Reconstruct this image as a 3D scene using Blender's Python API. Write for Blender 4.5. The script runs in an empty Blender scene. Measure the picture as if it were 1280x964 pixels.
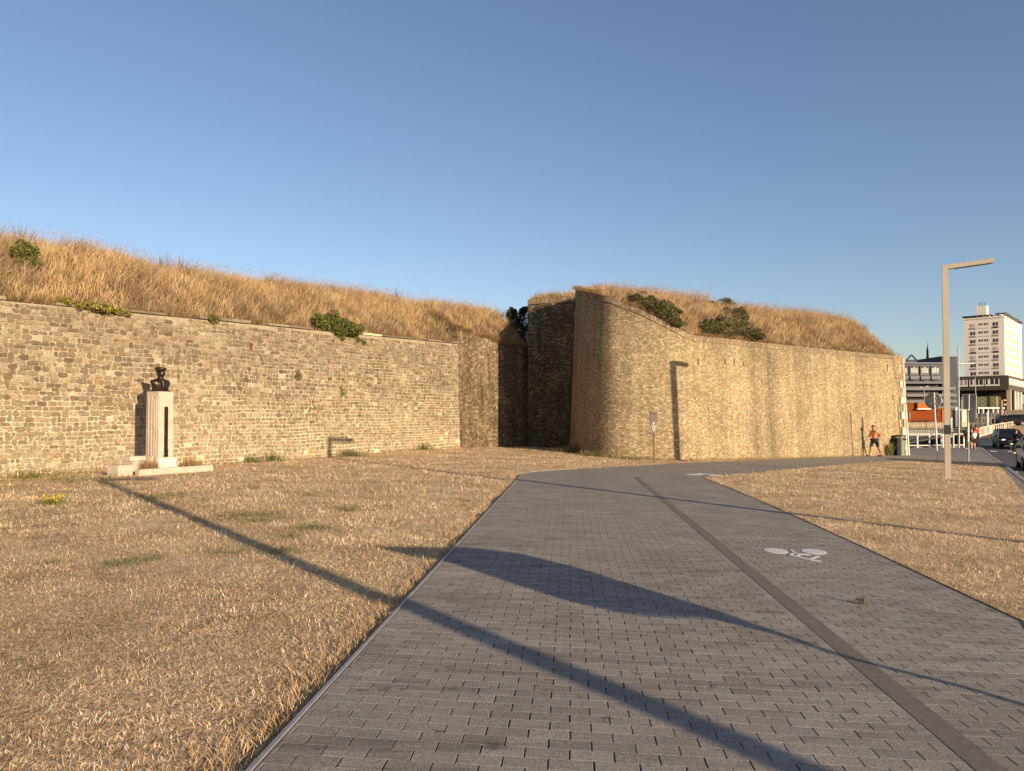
import bpy, bmesh, math, random
import numpy as np
from mathutils import Vector, Matrix
sc = bpy.context.scene
C = sc.collection
random.seed(7)
rng = np.random.default_rng(11)
R = math.radians

# ------------------------------------------------------------------ camera
FPX, CX, CY0 = 925.0, 640.0, 482.0
PITCH = R(1.36)
SHIFT = 21.0
EYE = 1.60
cam = bpy.data.objects.new('camera', bpy.data.cameras.new('camera'))
C.objects.link(cam)
cam.location = (0, 0, EYE)
cam.rotation_euler = (math.pi/2 + PITCH, 0, 0)
cam.data.sensor_width = 36
cam.data.lens = FPX/1280*36
cam.data.shift_y = SHIFT/1280
cam.data.clip_start = 0.1
cam.data.clip_end = 6000
sc.camera = cam
sc.render.resolution_x, sc.render.resolution_y = 1024, 771

# ------------------------------------------------------------------ light
SUN = Vector((.617*math.cos(R(12.2)), -.787*math.cos(R(12.2)), math.sin(R(12.2)))).normalized()
w = bpy.data.worlds.new('World'); sc.world = w; w.use_nodes = True
nt = w.node_tree; nt.nodes.clear()
sky = nt.nodes.new('ShaderNodeTexSky'); sky.sky_type = 'NISHITA'; sky.sun_disc = False
sky.sun_elevation = R(12.2); sky.sun_rotation = math.atan2(.617, -.787)
sky.air_density = 1.0; sky.dust_density = 0.5; sky.ozone_density = 1.6; sky.altitude = 0
bg = nt.nodes.new('ShaderNodeBackground'); bg.inputs[1].default_value = 0.087
out = nt.nodes.new('ShaderNodeOutputWorld')
tint = nt.nodes.new('ShaderNodeMix'); tint.data_type = 'RGBA'; tint.blend_type = 'MULTIPLY'; tint.inputs[0].default_value = 1
tint.inputs[7].default_value = (1.0, .975, 1.09, 1)
nt.links.new(sky.outputs[0], tint.inputs[6]); nt.links.new(tint.outputs[2], bg.inputs[0]); nt.links.new(bg.outputs[0], out.inputs[0])
sl = bpy.data.lights.new('sun', 'SUN'); sl.energy = 4.9; sl.angle = R(0.4); sl.color = (1.0, .79, .55)
so = bpy.data.objects.new('sun', sl); C.objects.link(so)
so.rotation_euler = SUN.to_track_quat('Z', 'Y').to_euler(); so.location = (20, -30, 30)
vs = sc.view_settings
vs.view_transform = 'Standard'; vs.look = 'None'; vs.exposure = 0.75; vs.gamma = 1; vs.use_curve_mapping = False
sc.cycles.max_bounces = 6

# ------------------------------------------------------------------ layout helpers
cp, sp = math.cos(PITCH), math.sin(PITCH)
def ray(x, y):
    v = CY0 + SHIFT - y
    dx, dy, dz = x-CX, FPX*cp - v*sp, FPX*sp + v*cp
    return dx/dy, dz/dy                       # X per metre depth, Z per metre depth
def proj(X, Y, Z):
    z = Z-EYE
    f = Y*cp + z*sp; u = -Y*sp + z*cp
    return CX + FPX*X/f, CY0+SHIFT - FPX*u/f
def sm(a, b, x):
    t = min(1, max(0, (x-a)/(b-a))); return t*t*(3-2*t)
def g(X, Y):                                  # ground height
    z = -.024*max(-3, min(X, 29.2))
    if X < -3: z += .128*(1-math.exp((X+3)/4.5))
    z += .13*sm(27, 34, Y)*sm(5.5, 1, X)
    if Y > 60 and X > 30:
        z += .028*(Y-60)*sm(.612, .626, X/Y)
    return z
def zat(x, y, Y):                             # height of the pixel ray at depth Y
    return EYE + ray(x, y)[1]*Y
def P(x, y, dz=0.0):                          # pixel -> ground point
    a, b = ray(x, y)
    lo, hi = .5, 400
    f = lambda t: EYE + b*t - g(a*t, t)
    t = lo
    while t < hi and f(t) > 0: t *= 1.01
    l, h = t/1.01, t
    for _ in range(30):
        m = (l+h)/2
        if f(m) > 0: l = m
        else: h = m
    return Vector((a*l, l, g(a*l, l)+dz))
def at(x, Y, dz=0.0):
    X = ray(x, 500)[0]*Y
    return Vector((X, Y, g(X, Y)+dz))

# ------------------------------------------------------------------ mesh helpers
class MB:
    def __init__(s): s.v=[]; s.f=[]; s.c=[]; s.uv=[]
    def add(s, vs, fs, col=None, uvs=None):
        n=len(s.v); s.v += [tuple(p) for p in vs]
        for k, f in enumerate(fs):
            s.f.append([i+n for i in f]); s.c.append(col)
            s.uv.append(uvs[k] if uvs else None)
        return s
    def box(s, c, d, rz=0, bev=0, col=None, tilt=None):
        x,y,z=[q/2 for q in d]
        if bev<=0:
            pts=[(-x,-y,-z),(x,-y,-z),(x,y,-z),(-x,y,-z),(-x,-y,z),(x,-y,z),(x,y,z),(-x,y,z)]
            fs=[(0,3,2,1),(4,5,6,7),(0,1,5,4),(1,2,6,5),(2,3,7,6),(3,0,4,7)]
        else:
            b=min(bev,x*.9,y*.9,z*.9); pts=[]
            ring=lambda zz,i:[(-x+i,-y+i,zz),(x-i,-y+i,zz),(x-i,y-i,zz),(-x+i,y-i,zz)]
            pts=ring(-z,b)+ring(-z+b,0)+ring(z-b,0)+ring(z,b)
            fs=[(3,2,1,0),(12,13,14,15)]
            for k in range(3):
                for i in range(4):
                    a=k*4+i; c2=k*4+(i+1)%4; fs.append((a,c2,c2+4,a+4))
        m=Matrix.Rotation(rz,3,'Z')
        if tilt is not None: m=m@tilt
        return s.add([m@Vector(p)+Vector(c) for p in pts], fs, col)
    def tube(s, p0, p1, r0, r1=None, n=8, col=None, cap=True):
        r1=r0 if r1 is None else r1
        p0,p1=Vector(p0),Vector(p1); d=(p1-p0).normalized()
        a=d.orthogonal().normalized(); b=d.cross(a)
        pts=[p0+(a*math.cos(t)+b*math.sin(t))*r0 for t in [2*math.pi*k/n for k in range(n)]]
        pts+=[p1+(a*math.cos(t)+b*math.sin(t))*r1 for t in [2*math.pi*k/n for k in range(n)]]
        fs=[(i,(i+1)%n,n+(i+1)%n,n+i) for i in range(n)]
        if cap: fs+=[tuple(range(n))[::-1],tuple(range(n,2*n))]
        return s.add(pts,fs,col)
    def loft(s, rings, col=None, caps=True, closed=True):
        n=len(rings[0]); pts=[p for r in rings for p in r]; fs=[]
        for k in range(len(rings)-1):
            for i in range(n if closed else n-1):
                a=k*n+i; b=k*n+(i+1)%n; fs.append((a,b,b+n,a+n))
        if caps and closed:
            fs.append(tuple(range(n))[::-1]); fs.append(tuple(range(len(pts)-n,len(pts))))
        return s.add(pts,fs,col)
    def prism(s, poly, z0, z1, col=None):
        r0=[(p[0],p[1],z0) for p in poly]; r1=[(p[0],p[1],z1) for p in poly]
        return s.loft([r0,r1],col)
def link(name, data, parent=None):
    o=bpy.data.objects.new(name,data); C.objects.link(o)
    if parent: o.parent=parent
    return o
def build(name, mb, mat, parent=None, smooth=False, world=False, kind=None):
    me=bpy.data.meshes.new(name)
    vs=mb.v
    if world and parent is not None:
        L=parent.location; vs=[(p[0]-L.x,p[1]-L.y,p[2]-L.z) for p in vs]
    me.from_pydata(vs,[],mb.f); me.update()
    if any(c is not None for c in mb.c):
        at_=me.attributes.new('col','FLOAT_COLOR','FACE')
        arr=np.ones((len(mb.f),4),np.float32)
        for i,c in enumerate(mb.c):
            if c is not None: arr[i,:3]=c
        at_.data.foreach_set('color',arr.ravel())
    if any(u is not None for u in mb.uv):
        uvl=me.uv_layers.new(name='UVMap'); flat=[]
        for u,f in zip(mb.uv,mb.f):
            for k in range(len(f)): flat+= list(u[k]) if u else [0,0]
        uvl.data.foreach_set('uv',flat)
    me.materials.append(mat)
    if smooth: me.shade_smooth()
    o=link(name,me,parent)
    if kind: o['kind']=kind
    return o
def tag(o, label, cat, group=None):
    o['label']=label; o['category']=cat
    if group: o['group']=group
    return o
def thing(name, loc, label, cat, rz=0, group=None):
    o=bpy.data.objects.new(name,None); C.objects.link(o); o.location=loc; o.rotation_euler=(0,0,rz)
    o.empty_display_size=.3
    return tag(o,label,cat,group)

# ------------------------------------------------------------------ materials
def newmat(name):
    m=bpy.data.materials.new(name); m.use_nodes=True; t=m.node_tree; t.nodes.clear()
    o=t.nodes.new('ShaderNodeOutputMaterial'); b=t.nodes.new('ShaderNodeBsdfPrincipled')
    t.links.new(b.outputs[0],o.inputs[0]); return m,t,b
def N(t,ty,**k):
    n=t.nodes.new(ty)
    for a,v in k.items(): setattr(n,a,v)
    return n
def mathn(t,op,a,b=None,c=None):
    n=t.nodes.new('ShaderNodeMath'); n.operation=op
    for i,v in enumerate((a,b,c)):
        if v is None: continue
        if isinstance(v,(int,float)): n.inputs[i].default_value=v
        else: t.links.new(v,n.inputs[i])
    return n.outputs[0]
def mixc(t,fac,a,b,mode='MIX'):
    n=t.nodes.new('ShaderNodeMix'); n.data_type='RGBA'; n.blend_type=mode
    for i,v in ((0,fac),(6,a),(7,b)):
        if isinstance(v,(int,float)): n.inputs[i].default_value=v
        elif isinstance(v,tuple): n.inputs[i].default_value=(*v,1) if len(v)==3 else v
        else: t.links.new(v,n.inputs[i])
    return n.outputs[2]
def noise(t,scale,vec=None,detail=4,rough=.6,dim='3D'):
    n=t.nodes.new('ShaderNodeTexNoise'); n.inputs['Scale'].default_value=scale
    n.inputs['Detail'].default_value=detail; n.inputs['Roughness'].default_value=rough
    if vec is not None: t.links.new(vec,n.inputs['Vector'])
    return n.outputs[0]
def ramp(t,fac,stops):
    n=t.nodes.new('ShaderNodeValToRGB'); e=n.color_ramp.elements
    while len(e)<len(stops): e.new(.5)
    for el,(p,c) in zip(e,stops):
        el.position=p; el.color=(*c,1) if isinstance(c,tuple) else (c,c,c,1)
    t.links.new(fac,n.inputs[0]); return n.outputs[0]
def wpos(t): return t.nodes.new('ShaderNodeNewGeometry').outputs['Position']
def scaled(t,vec,s):
    n=t.nodes.new('ShaderNodeMapping'); n.inputs['Scale'].default_value=s; t.links.new(vec,n.inputs[0]); return n.outputs[0]
def bump(t,b,h,strength=.4,dist=.02):
    n=t.nodes.new('ShaderNodeBump'); n.inputs['Strength'].default_value=strength; n.inputs['Distance'].default_value=dist
    t.links.new(h,n.inputs['Height']); t.links.new(n.outputs[0],b.inputs['Normal'])
def simple(name,col,rough=.7,metal=0,var=.25,scale=3,bmp=0,spec=.4):
    m,t,b=newmat(name); b.inputs['Roughness'].default_value=rough; b.inputs['Metallic'].default_value=metal
    b.inputs['Specular IOR Level'].default_value=spec
    if var>0:
        n=noise(t,scale,wpos(t),5)
        c=ramp(t,n,[(.3,tuple(max(0,q*(1-var)) for q in col)),(.7,tuple(min(1,q*(1+var)) for q in col))])
        t.links.new(c,b.inputs['Base Color'])
    else: b.inputs['Base Color'].default_value=(*col,1)
    if bmp: bump(t,b,noise(t,scale*8,wpos(t),4),bmp,.01)
    return m
def attrmat(name,rough=.9,nscale=0,nvar=.3,transl=0,bmp=0,bscale=30,spec=.2,big=None):
    m,t,b=newmat(name); b.inputs['Roughness'].default_value=rough; b.inputs['Specular IOR Level'].default_value=spec
    a=N(t,'ShaderNodeAttribute',attribute_name='col').outputs['Color']
    if nscale:
        f=ramp(t,noise(t,nscale,wpos(t),5,.7),[(.25,1-nvar),(.75,1+nvar)])
        a=mixc(t,1,a,f,'MULTIPLY')
    if big:
        f=ramp(t,noise(t,big[0],wpos(t),3,.6),[(.3,1-big[1]),(.7,1+big[1])])
        a=mixc(t,1,a,f,'MULTIPLY')
    t.links.new(a,b.inputs['Base Color'])
    if transl:
        tr=t.nodes.new('ShaderNodeBsdfTranslucent'); t.links.new(a,tr.inputs[0])
        mx=t.nodes.new('ShaderNodeMixShader'); mx.inputs[0].default_value=transl
        t.links.new(b.outputs[0],mx.inputs[1]); t.links.new(tr.outputs[0],mx.inputs[2])
        t.links.new(mx.outputs[0],[n for n in t.nodes if n.type=='OUTPUT_MATERIAL'][0].inputs[0])
    if bmp: bump(t,b,noise(t,bscale,wpos(t),5,.7),bmp,.01)
    return m

def masonry(name, bw, bh, pal, mortar, gap=.13, stain=.5, jitter=.25, relief=.5, streak=.4, mortar_mix=1.0):
    """coursed small masonry on metric UVs: every brick its own tone, recessed joints, blotches and rain streaks"""
    m,t,b=newmat(name); b.inputs['Roughness'].default_value=.95; b.inputs['Specular IOR Level'].default_value=.15
    uv=t.nodes.new('ShaderNodeUVMap').outputs[0]
    # wobble
    wob=t.nodes.new('ShaderNodeTexNoise'); wob.inputs['Scale'].default_value=2.2; wob.inputs['Detail'].default_value=3
    t.links.new(uv,wob.inputs[0])
    sub=t.nodes.new('ShaderNodeVectorMath'); sub.operation='SUBTRACT'; t.links.new(wob.outputs['Color'],sub.inputs[0]); sub.inputs[1].default_value=(.5,.5,.5)
    scl=t.nodes.new('ShaderNodeVectorMath'); scl.operation='SCALE'; t.links.new(sub.outputs[0],scl.inputs[0]); scl.inputs['Scale'].default_value=jitter*bh*.9
    ad=t.nodes.new('ShaderNodeVectorMath'); ad.operation='ADD'; t.links.new(uv,ad.inputs[0]); t.links.new(scl.outputs[0],ad.inputs[1])
    sep=t.nodes.new('ShaderNodeSeparateXYZ'); t.links.new(ad.outputs[0],sep.inputs[0])
    rowf=mathn(t,'DIVIDE',sep.outputs[1],bh); row=mathn(t,'FLOOR',rowf)
    wn0=t.nodes.new('ShaderNodeTexWhiteNoise'); wn0.noise_dimensions='1D'; t.links.new(row,wn0.inputs['W'])
    uf=mathn(t,'ADD',mathn(t,'DIVIDE',sep.outputs[0],bw),mathn(t,'ADD',mathn(t,'MULTIPLY',mathn(t,'MODULO',row,2.0),.5),mathn(t,'MULTIPLY',wn0.outputs[0],jitter)))
    colm=mathn(t,'FLOOR',uf)
    fu=mathn(t,'FRACT',uf); fv=mathn(t,'FRACT',rowf)
    eu=mathn(t,'MULTIPLY',mathn(t,'MINIMUM',fu,mathn(t,'SUBTRACT',1.0,fu)),bw/bh)
    ev=mathn(t,'MINIMUM',fv,mathn(t,'SUBTRACT',1.0,fv))
    e=mathn(t,'MINIMUM',eu,ev)
    mask=ramp(t,e,[(gap*.35,0.0),(gap,1.0)])
    cb=t.nodes.new('ShaderNodeCombineXYZ'); t.links.new(colm,cb.inputs[0]); t.links.new(row,cb.inputs[1])
    wn=t.nodes.new('ShaderNodeTexWhiteNoise'); wn.noise_dimensions='2D'; t.links.new(cb.outputs[0],wn.inputs['Vector'])
    bc=ramp(t,wn.outputs[0],pal)
    bc=mixc(t,1,bc,ramp(t,noise(t,15,uv,4,.8),[(.36,.60),(.5,1.0),(.64,1.35)]),'MULTIPLY')
    mc=mixc(t,mask,mortar,bc) if mortar_mix>=1 else mixc(t,mathn(t,'ADD',mathn(t,'MULTIPLY',mask,mortar_mix),1-mortar_mix),mortar,bc)
    big=ramp(t,noise(t,.55,uv,6,.6),[(.3,1.0-stain),(.62,1.0),(.8,1.03)])
    c=mixc(t,1,mc,big,'MULTIPLY')
    mid=ramp(t,noise(t,2.6,uv,5,.7),[(.3,.88),(.7,1.08)])
    c=mixc(t,1,c,mid,'MULTIPLY')
    st=ramp(t,noise(t,1.0,scaled(t,uv,(2.3,.13,1)),4,.6),[(.40,1.0-streak),(.56,1.0)])
    c=mixc(t,1,c,st,'MULTIPLY')
    cat=N(t,'ShaderNodeAttribute',attribute_name='col').outputs['Color']
    c=mixc(t,1,c,cat,'MULTIPLY')
    t.links.new(c,b.inputs['Base Color'])
    hgt=mathn(t,'ADD',mask,mathn(t,'MULTIPLY',noise(t,26,uv,4,.7),1.2))
    bump(t,b,hgt,relief,.03)
    return m

M={}
M['stone']=attrmat('wall stone',.95,17,.55,bmp=1.0,bscale=26,big=(.5,.12))
M['coping']=attrmat('coping slab',.95,8,.35,bmp=.6,bscale=15)
def mortar_mat():
    m,t,b=newmat('lime mortar'); b.inputs['Roughness'].default_value=.97; b.inputs['Specular IOR Level'].default_value=.1
    p=wpos(t)
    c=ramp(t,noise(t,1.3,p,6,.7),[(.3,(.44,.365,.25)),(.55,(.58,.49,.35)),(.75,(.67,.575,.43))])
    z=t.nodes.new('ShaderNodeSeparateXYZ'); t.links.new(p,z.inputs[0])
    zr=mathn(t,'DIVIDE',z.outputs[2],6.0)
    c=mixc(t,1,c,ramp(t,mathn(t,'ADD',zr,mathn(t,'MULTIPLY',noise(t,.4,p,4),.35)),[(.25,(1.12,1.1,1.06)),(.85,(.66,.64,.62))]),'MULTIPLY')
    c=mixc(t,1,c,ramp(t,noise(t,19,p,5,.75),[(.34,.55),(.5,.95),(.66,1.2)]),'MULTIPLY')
    t.links.new(c,b.inputs['Base Color']); bump(t,b,noise(t,18,p,6,.75),1.0,.04); return m
M['mortar']=mortar_mat()
M['brick']=masonry('yellow brick masonry',.12,.075,[(0,(.23,.17,.092)),(.3,(.315,.235,.132)),(.6,(.37,.28,.158)),(.85,(.43,.335,.198)),(1,(.56,.455,.30))],(.36,.28,.172),gap=.14,stain=.24,streak=.16)
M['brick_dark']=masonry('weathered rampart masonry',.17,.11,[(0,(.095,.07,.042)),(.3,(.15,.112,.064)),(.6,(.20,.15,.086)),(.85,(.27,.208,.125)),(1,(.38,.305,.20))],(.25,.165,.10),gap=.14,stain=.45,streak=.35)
M['brick_flank']=masonry('flank brick darkened for shade',.16,.085,[(0,(.07,.05,.03)),(.4,(.13,.095,.055)),(.8,(.21,.16,.095)),(1,(.34,.27,.18))],(.16,.125,.08),gap=.14,stain=.45,streak=.3)  # brick tones lowered to deepen the shade on the flank
M['brick_cope']=masonry('brick on edge coping',.085,.24,[(0,(.17,.125,.07)),(.4,(.25,.185,.105)),(.8,(.32,.245,.145)),(1,(.42,.33,.21))],(.20,.15,.10),gap=.08,stain=.35,streak=.0,jitter=.1)
M['quoin']=simple('pale limestone',(.50,.42,.32),.9,var=.2,scale=2,bmp=.4)
M['straw']=attrmat('dry grass blade',.85,0,transl=.25,spec=.15)
M['leaf']=attrmat('green leaf',.6,0,transl=.25,spec=.3)
def ground_mat():
    m,t,b=newmat('parched turf'); b.inputs['Roughness'].default_value=1; b.inputs['Specular IOR Level'].default_value=.05
    p=wpos(t)
    c=ramp(t,noise(t,.8,p,7,.7),[(.33,(.44,.29,.15)),(.5,(.66,.47,.265)),(.66,(.80,.60,.36))])
    c=mixc(t,1,c,ramp(t,noise(t,1.0,scaled(t,p,(60,34,10)),6,.8),[(.38,.20),(.5,.90),(.60,1.6)]),'MULTIPLY')
    c=mixc(t,1,c,ramp(t,noise(t,9,p,5,.8),[(.3,.72),(.7,1.2)]),'MULTIPLY')
    t.links.new(c,b.inputs['Base Color']); bump(t,b,noise(t,30,p,6,.8),.9,.04); return m
M['turf']=ground_mat()
def paver_mat():
    m,t,b=newmat('granite concrete paver'); b.inputs['Roughness'].default_value=.75; b.inputs['Specular IOR Level'].default_value=.35
    p=wpos(t); a=N(t,'ShaderNodeAttribute',attribute_name='col').outputs['Color']
    c=mixc(t,1,a,ramp(t,noise(t,110,p,4,.85),[(.38,.45),(.5,1.0),(.62,1.5)]),'MULTIPLY')
    c=mixc(t,1,c,ramp(t,noise(t,.9,p,6,.7),[(.3,.80),(.55,1.0),(.75,1.12)]),'MULTIPLY')
    c=mixc(t,1,c,ramp(t,noise(t,5.5,p,4,.6),[(.30,.55),(.36,1.0)]),'MULTIPLY')
    st=ramp(t,noise(t,1,scaled(t,p,(.8,5.5,1)),5,.7),[(.33,.66),(.47,1.0)])
    c=mixc(t,1,c,st,'MULTIPLY')
    t.links.new(c,b.inputs['Base Color']); bump(t,b,noise(t,160,p,3,.7),.35,.004); return m
M['paver']=paver_mat()
M['joint']=simple('joint sand',(.08,.065,.05),1,var=.4,scale=40,spec=.05)
PANG=math.atan2(72,925)
def farpave():
    m,t,b=newmat('far paving'); b.inputs['Roughness'].default_value=.8; b.inputs['Specular IOR Level'].default_value=.3
    p=wpos(t)
    mp=t.nodes.new('ShaderNodeMapping'); mp.vector_type='TEXTURE'; mp.inputs['Rotation'].default_value=(0,0,-PANG); t.links.new(p,mp.inputs[0])
    br=t.nodes.new('ShaderNodeTexBrick'); br.inputs['Scale'].default_value=1
    br.inputs['Brick Width'].default_value=.208; br.inputs['Row Height'].default_value=.106; br.inputs['Mortar Size'].default_value=.0035
    br.inputs['Color1'].default_value=(.275,.238,.189,1); br.inputs['Color2'].default_value=(.30,.26,.207,1); br.inputs['Mortar'].default_value=(.14,.115,.09,1)
    t.links.new(mp.outputs[0],br.inputs[0])
    c=mixc(t,1,br.outputs[0],ramp(t,noise(t,.7,p,6,.7),[(.3,.80),(.7,1.12)]),'MULTIPLY')
    c=mixc(t,1,c,ramp(t,noise(t,90,p,3,.8),[(.3,.75),(.7,1.2)]),'MULTIPLY')
    t.links.new(c,b.inputs['Base Color']); return m
M['farpave']=farpave()
M['strip']=simple('brown grey strip stone',(.165,.135,.105),.8,var=.2,scale=25,bmp=.2)
M['steel_edge']=simple('galvanised edge',(.30,.29,.29),.5,.3,var=.2,scale=8)
M['asphalt']=simple('asphalt',(.085,.072,.062),.9,var=.3,scale=6,bmp=.3)
M['kerb']=simple('granite kerb',(.30,.26,.22),.85,var=.2,scale=9)
M['white']=simple('white road paint',(.62,.58,.54),.7,var=.18,scale=30)
M['white_metal']=simple('white painted metal',(.60,.56,.50),.4,var=.05)
M['lamp_metal']=simple('champagne lacquered metal',(.50,.43,.33),.38,.25,var=.06,scale=1)
M['dark_metal']=simple('dark grey metal',(.05,.05,.06),.45,.3,var=.1)
M['grey_metal']=simple('grey zinc metal',(.27,.27,.27),.5,.4,var=.12)
M['lens']=simple('frosted lamp lens',(.6,.6,.56),.3,var=0)
M['limestone']=simple('pale monument limestone',(.45,.37,.285),.85,var=.14,scale=4,bmp=.25)
M['bronze']=simple('dark patinated bronze',(.035,.022,.016),.38,.55,var=.35,scale=9,spec=.6)
M['letter']=simple('engraved letter paint',(.16,.13,.11),.8,var=0)
M['soil']=simple('bare soil',(.12,.075,.042),1,var=.3,scale=7,bmp=.6,spec=.05)
M['green_weed']=M['leaf']

# ------------------------------------------------------------------ vectorised blades
def blades(name, pos, h, wd, lean, col0, col1, mat, parent=None, kind='stuff', face=None, bend=.35):
    n=len(pos); pos=np.asarray(pos,np.float32)
    ang=rng.random(n)*2*np.pi if face is None else face
    s=np.stack([np.cos(ang),np.sin(ang),np.zeros(n)],1)*wd[:,None]*.5
    L=np.zeros((n,3)); L[:,:2]=lean
    up=np.zeros((n,3)); up[:,2]=h
    p0=pos-s; p1=pos+s
    mid=pos+up*(.9-bend)+L*bend
    p2=mid-s*.75; p3=mid+s*.75
    hz=np.sqrt((lean**2).sum(1))
    tip=pos+up+L; 
    V=np.stack([p0,p1,p3,p2,tip],1).reshape(-1,3).astype(np.float32)
    base=(np.arange(n)*5)[:,None]
    li=np.concatenate([base+np.array([[0,1,2,3]]),base+np.array([[3,2,4]])],1).astype(np.int32).ravel()
    me=bpy.data.meshes.new(name); me.vertices.add(n*5); me.vertices.foreach_set('co',V.ravel())
    me.loops.add(n*7); me.loops.foreach_set('vertex_index',li)
    me.polygons.add(n*2)
    ls=((np.arange(n)*7)[:,None]+np.array([[0,4]])).ravel().astype(np.int32)
    me.polygons.foreach_set('loop_start',ls)
    me.update(calc_edges=True)
    a=me.attributes.new('col','FLOAT_COLOR','POINT')
    c=np.ones((n,5,4),np.float32)
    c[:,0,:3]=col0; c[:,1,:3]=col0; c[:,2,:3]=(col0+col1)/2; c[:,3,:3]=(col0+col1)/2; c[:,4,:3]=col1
    a.data.foreach_set('color',c.ravel())
    me.materials.append(mat)
    o=link(name,me,parent)
    if kind: o['kind']=kind
    return o
def leaves(name, pos, size, col, mat, parent=None, kind=None, flat=0):
    """small folded leaf quads with random orientation"""
    n=len(pos); pos=np.asarray(pos,np.float64)
    a=rng.normal(size=(n,3)); a/=np.linalg.norm(a,axis=1)[:,None]
    b=rng.normal(size=(n,3)); b-= (a*b).sum(1)[:,None]*a; b/=np.linalg.norm(b,axis=1)[:,None]
    a*=size[:,None]*.5; b*=size[:,None]*.32
    V=np.stack([pos-a,pos+b,pos+a,pos-b],1).reshape(-1,3).astype(np.float32)
    me=bpy.data.meshes.new(name); me.vertices.add(n*4); me.vertices.foreach_set('co',V.ravel())
    me.loops.add(n*4); me.loops.foreach_set('vertex_index',np.arange(n*4,dtype=np.int32))
    me.polygons.add(n); me.polygons.foreach_set('loop_start',(np.arange(n)*4).astype(np.int32))
    me.update(calc_edges=True)
    at_=me.attributes.new('col','FLOAT_COLOR','POINT')
    c=np.ones((n,4,4),np.float32); c[:,:,:3]=col[:,None,:]
    at_.data.foreach_set('color',c.ravel()); me.materials.append(mat)
    o=link(name,me,parent)
    if kind: o['kind']=kind
    return o
def palette(n, cols, wts, var=.15):
    cols=np.array(cols); idx=rng.choice(len(cols),n,p=np.array(wts)/sum(wts))
    return np.clip(cols[idx]*(1+rng.normal(size=(n,1))*var),0.005,.95)
def fbm(x,y,seed=0,oct=4,sc=1.0):
    r=np.random.default_rng(seed); out=np.zeros_like(x,dtype=float); a=1.0; tot=0
    for k in range(oct):
        ph=r.random(6)*6.28; d=r.random(3)*6.28
        f=sc*2**k
        v=sum(np.sin(f*(x*np.cos(d[i])+y*np.sin(d[i]))*1.7+ph[i]+1.3*np.sin(f*.7*(x*np.sin(d[i])-y*np.cos(d[i]))+ph[i+3])) for i in range(3))/3
        out+=a*v; tot+=a; a*=.55
    return out/tot

# =================================================================== GROUND
kerb_px=[(1280,604.7),(1250,581),(1225.6,560.6)]
K=[P(*q) for q in kerb_px]
kd=(K[0]-K[2]); kd.z=0; kd.normalize()
K0=K[0]+kd*60; 
kline=[Vector((K0.x,K0.y,0)),Vector((K[0].x,K[0].y,0)),Vector((K[1].x,K[1].y,0)),Vector((K[2].x,K[2].y,0))]
kn=Vector((-kd.y,kd.x,0)); 
if kn.x<0: kn=-kn                              # towards the road
def kdist(X,Y):
    return (Vector((X,Y,0))-kline[1]).dot(kn)
xs=sorted(set(list(np.arange(-30,10,1.0))+list(np.arange(10,42,.5))+list(np.arange(42,130,1.5))+list(np.arange(130,420,20))+[-2500,-900,-300,-120,-60,600,1200,2600]))
ys=sorted(set(list(np.arange(-24,14,1.0))+list(np.arange(14,64,.5))+list(np.arange(64,170,1.5))+list(np.arange(170,420,12))+[-900,-300,-100,-50,600,1200,3400]))
mb=MB(); idx={}
def in_basin(X,Y):
    return sm(61.5,63,Y)*sm(.6215*Y+.3,.6215*Y-1.2,X)*sm(185,182,Y)*sm(24,26,X)
for j,Y in enumerate(ys):
    for i,X in enumerate(xs):
        z=g(X,Y)
        d=kdist(X,Y)
        if Y<75 and X>5: z-=.25*sm(-.7,.2,d)*sm(75,66,Y)
        z-=5.5*in_basin(X,Y)
        mb.v.append((X,Y,z))
nx=len(xs)
for j in range(len(ys)-1):
    for i in range(nx-1):
        a=j*nx+i; mb.f.append((a,a+1,a+1+nx,a+nx)); mb.c.append(None); mb.uv.append(None)
build('ground',mb,M['turf'],kind='structure',smooth=True)

# ---- path polygon (pixels -> ground)
left_px=[(320,964),(650,597)]
curve_px=[(653,594.5),(664,592),(690,590),(720,588),(760,586),(800,583.5),(860,580),(950,576),(1040,572.5),(1100,570.8),(1137,570.3)]
right_px=[(880,600),(905,609.5),(950,629),(1000,651.5),(1050,675),(1100,698.5),(1190,742),(1280,785)]
Lp=[P(*q) for q in left_px]; Cv=[P(*q) for q in curve_px]; Rp=[P(*q) for q in right_px]
ldir=(Lp[1]-Lp[0]).normalized(); Lstart=Lp[0]-ldir*9
rdir=(Rp[-1]-Rp[-2]).normalized(); Rend=Rp[-1]+rdir*15
plaza_low=[P(*q) for q in [(1250,583.5),(1220,580),(1190,577.8),(1150,576.2),(1130,577.5),(1060,582),(1000,587.5),(920,595),(893,598)]]
Pe=Rp[::-1]                                     # far tip last
def ptlist(pp): return [(p.x,p.y) for p in pp]
Kp=lambda s,off: (K[1]+ (K[2]-K[1])*s)
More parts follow.
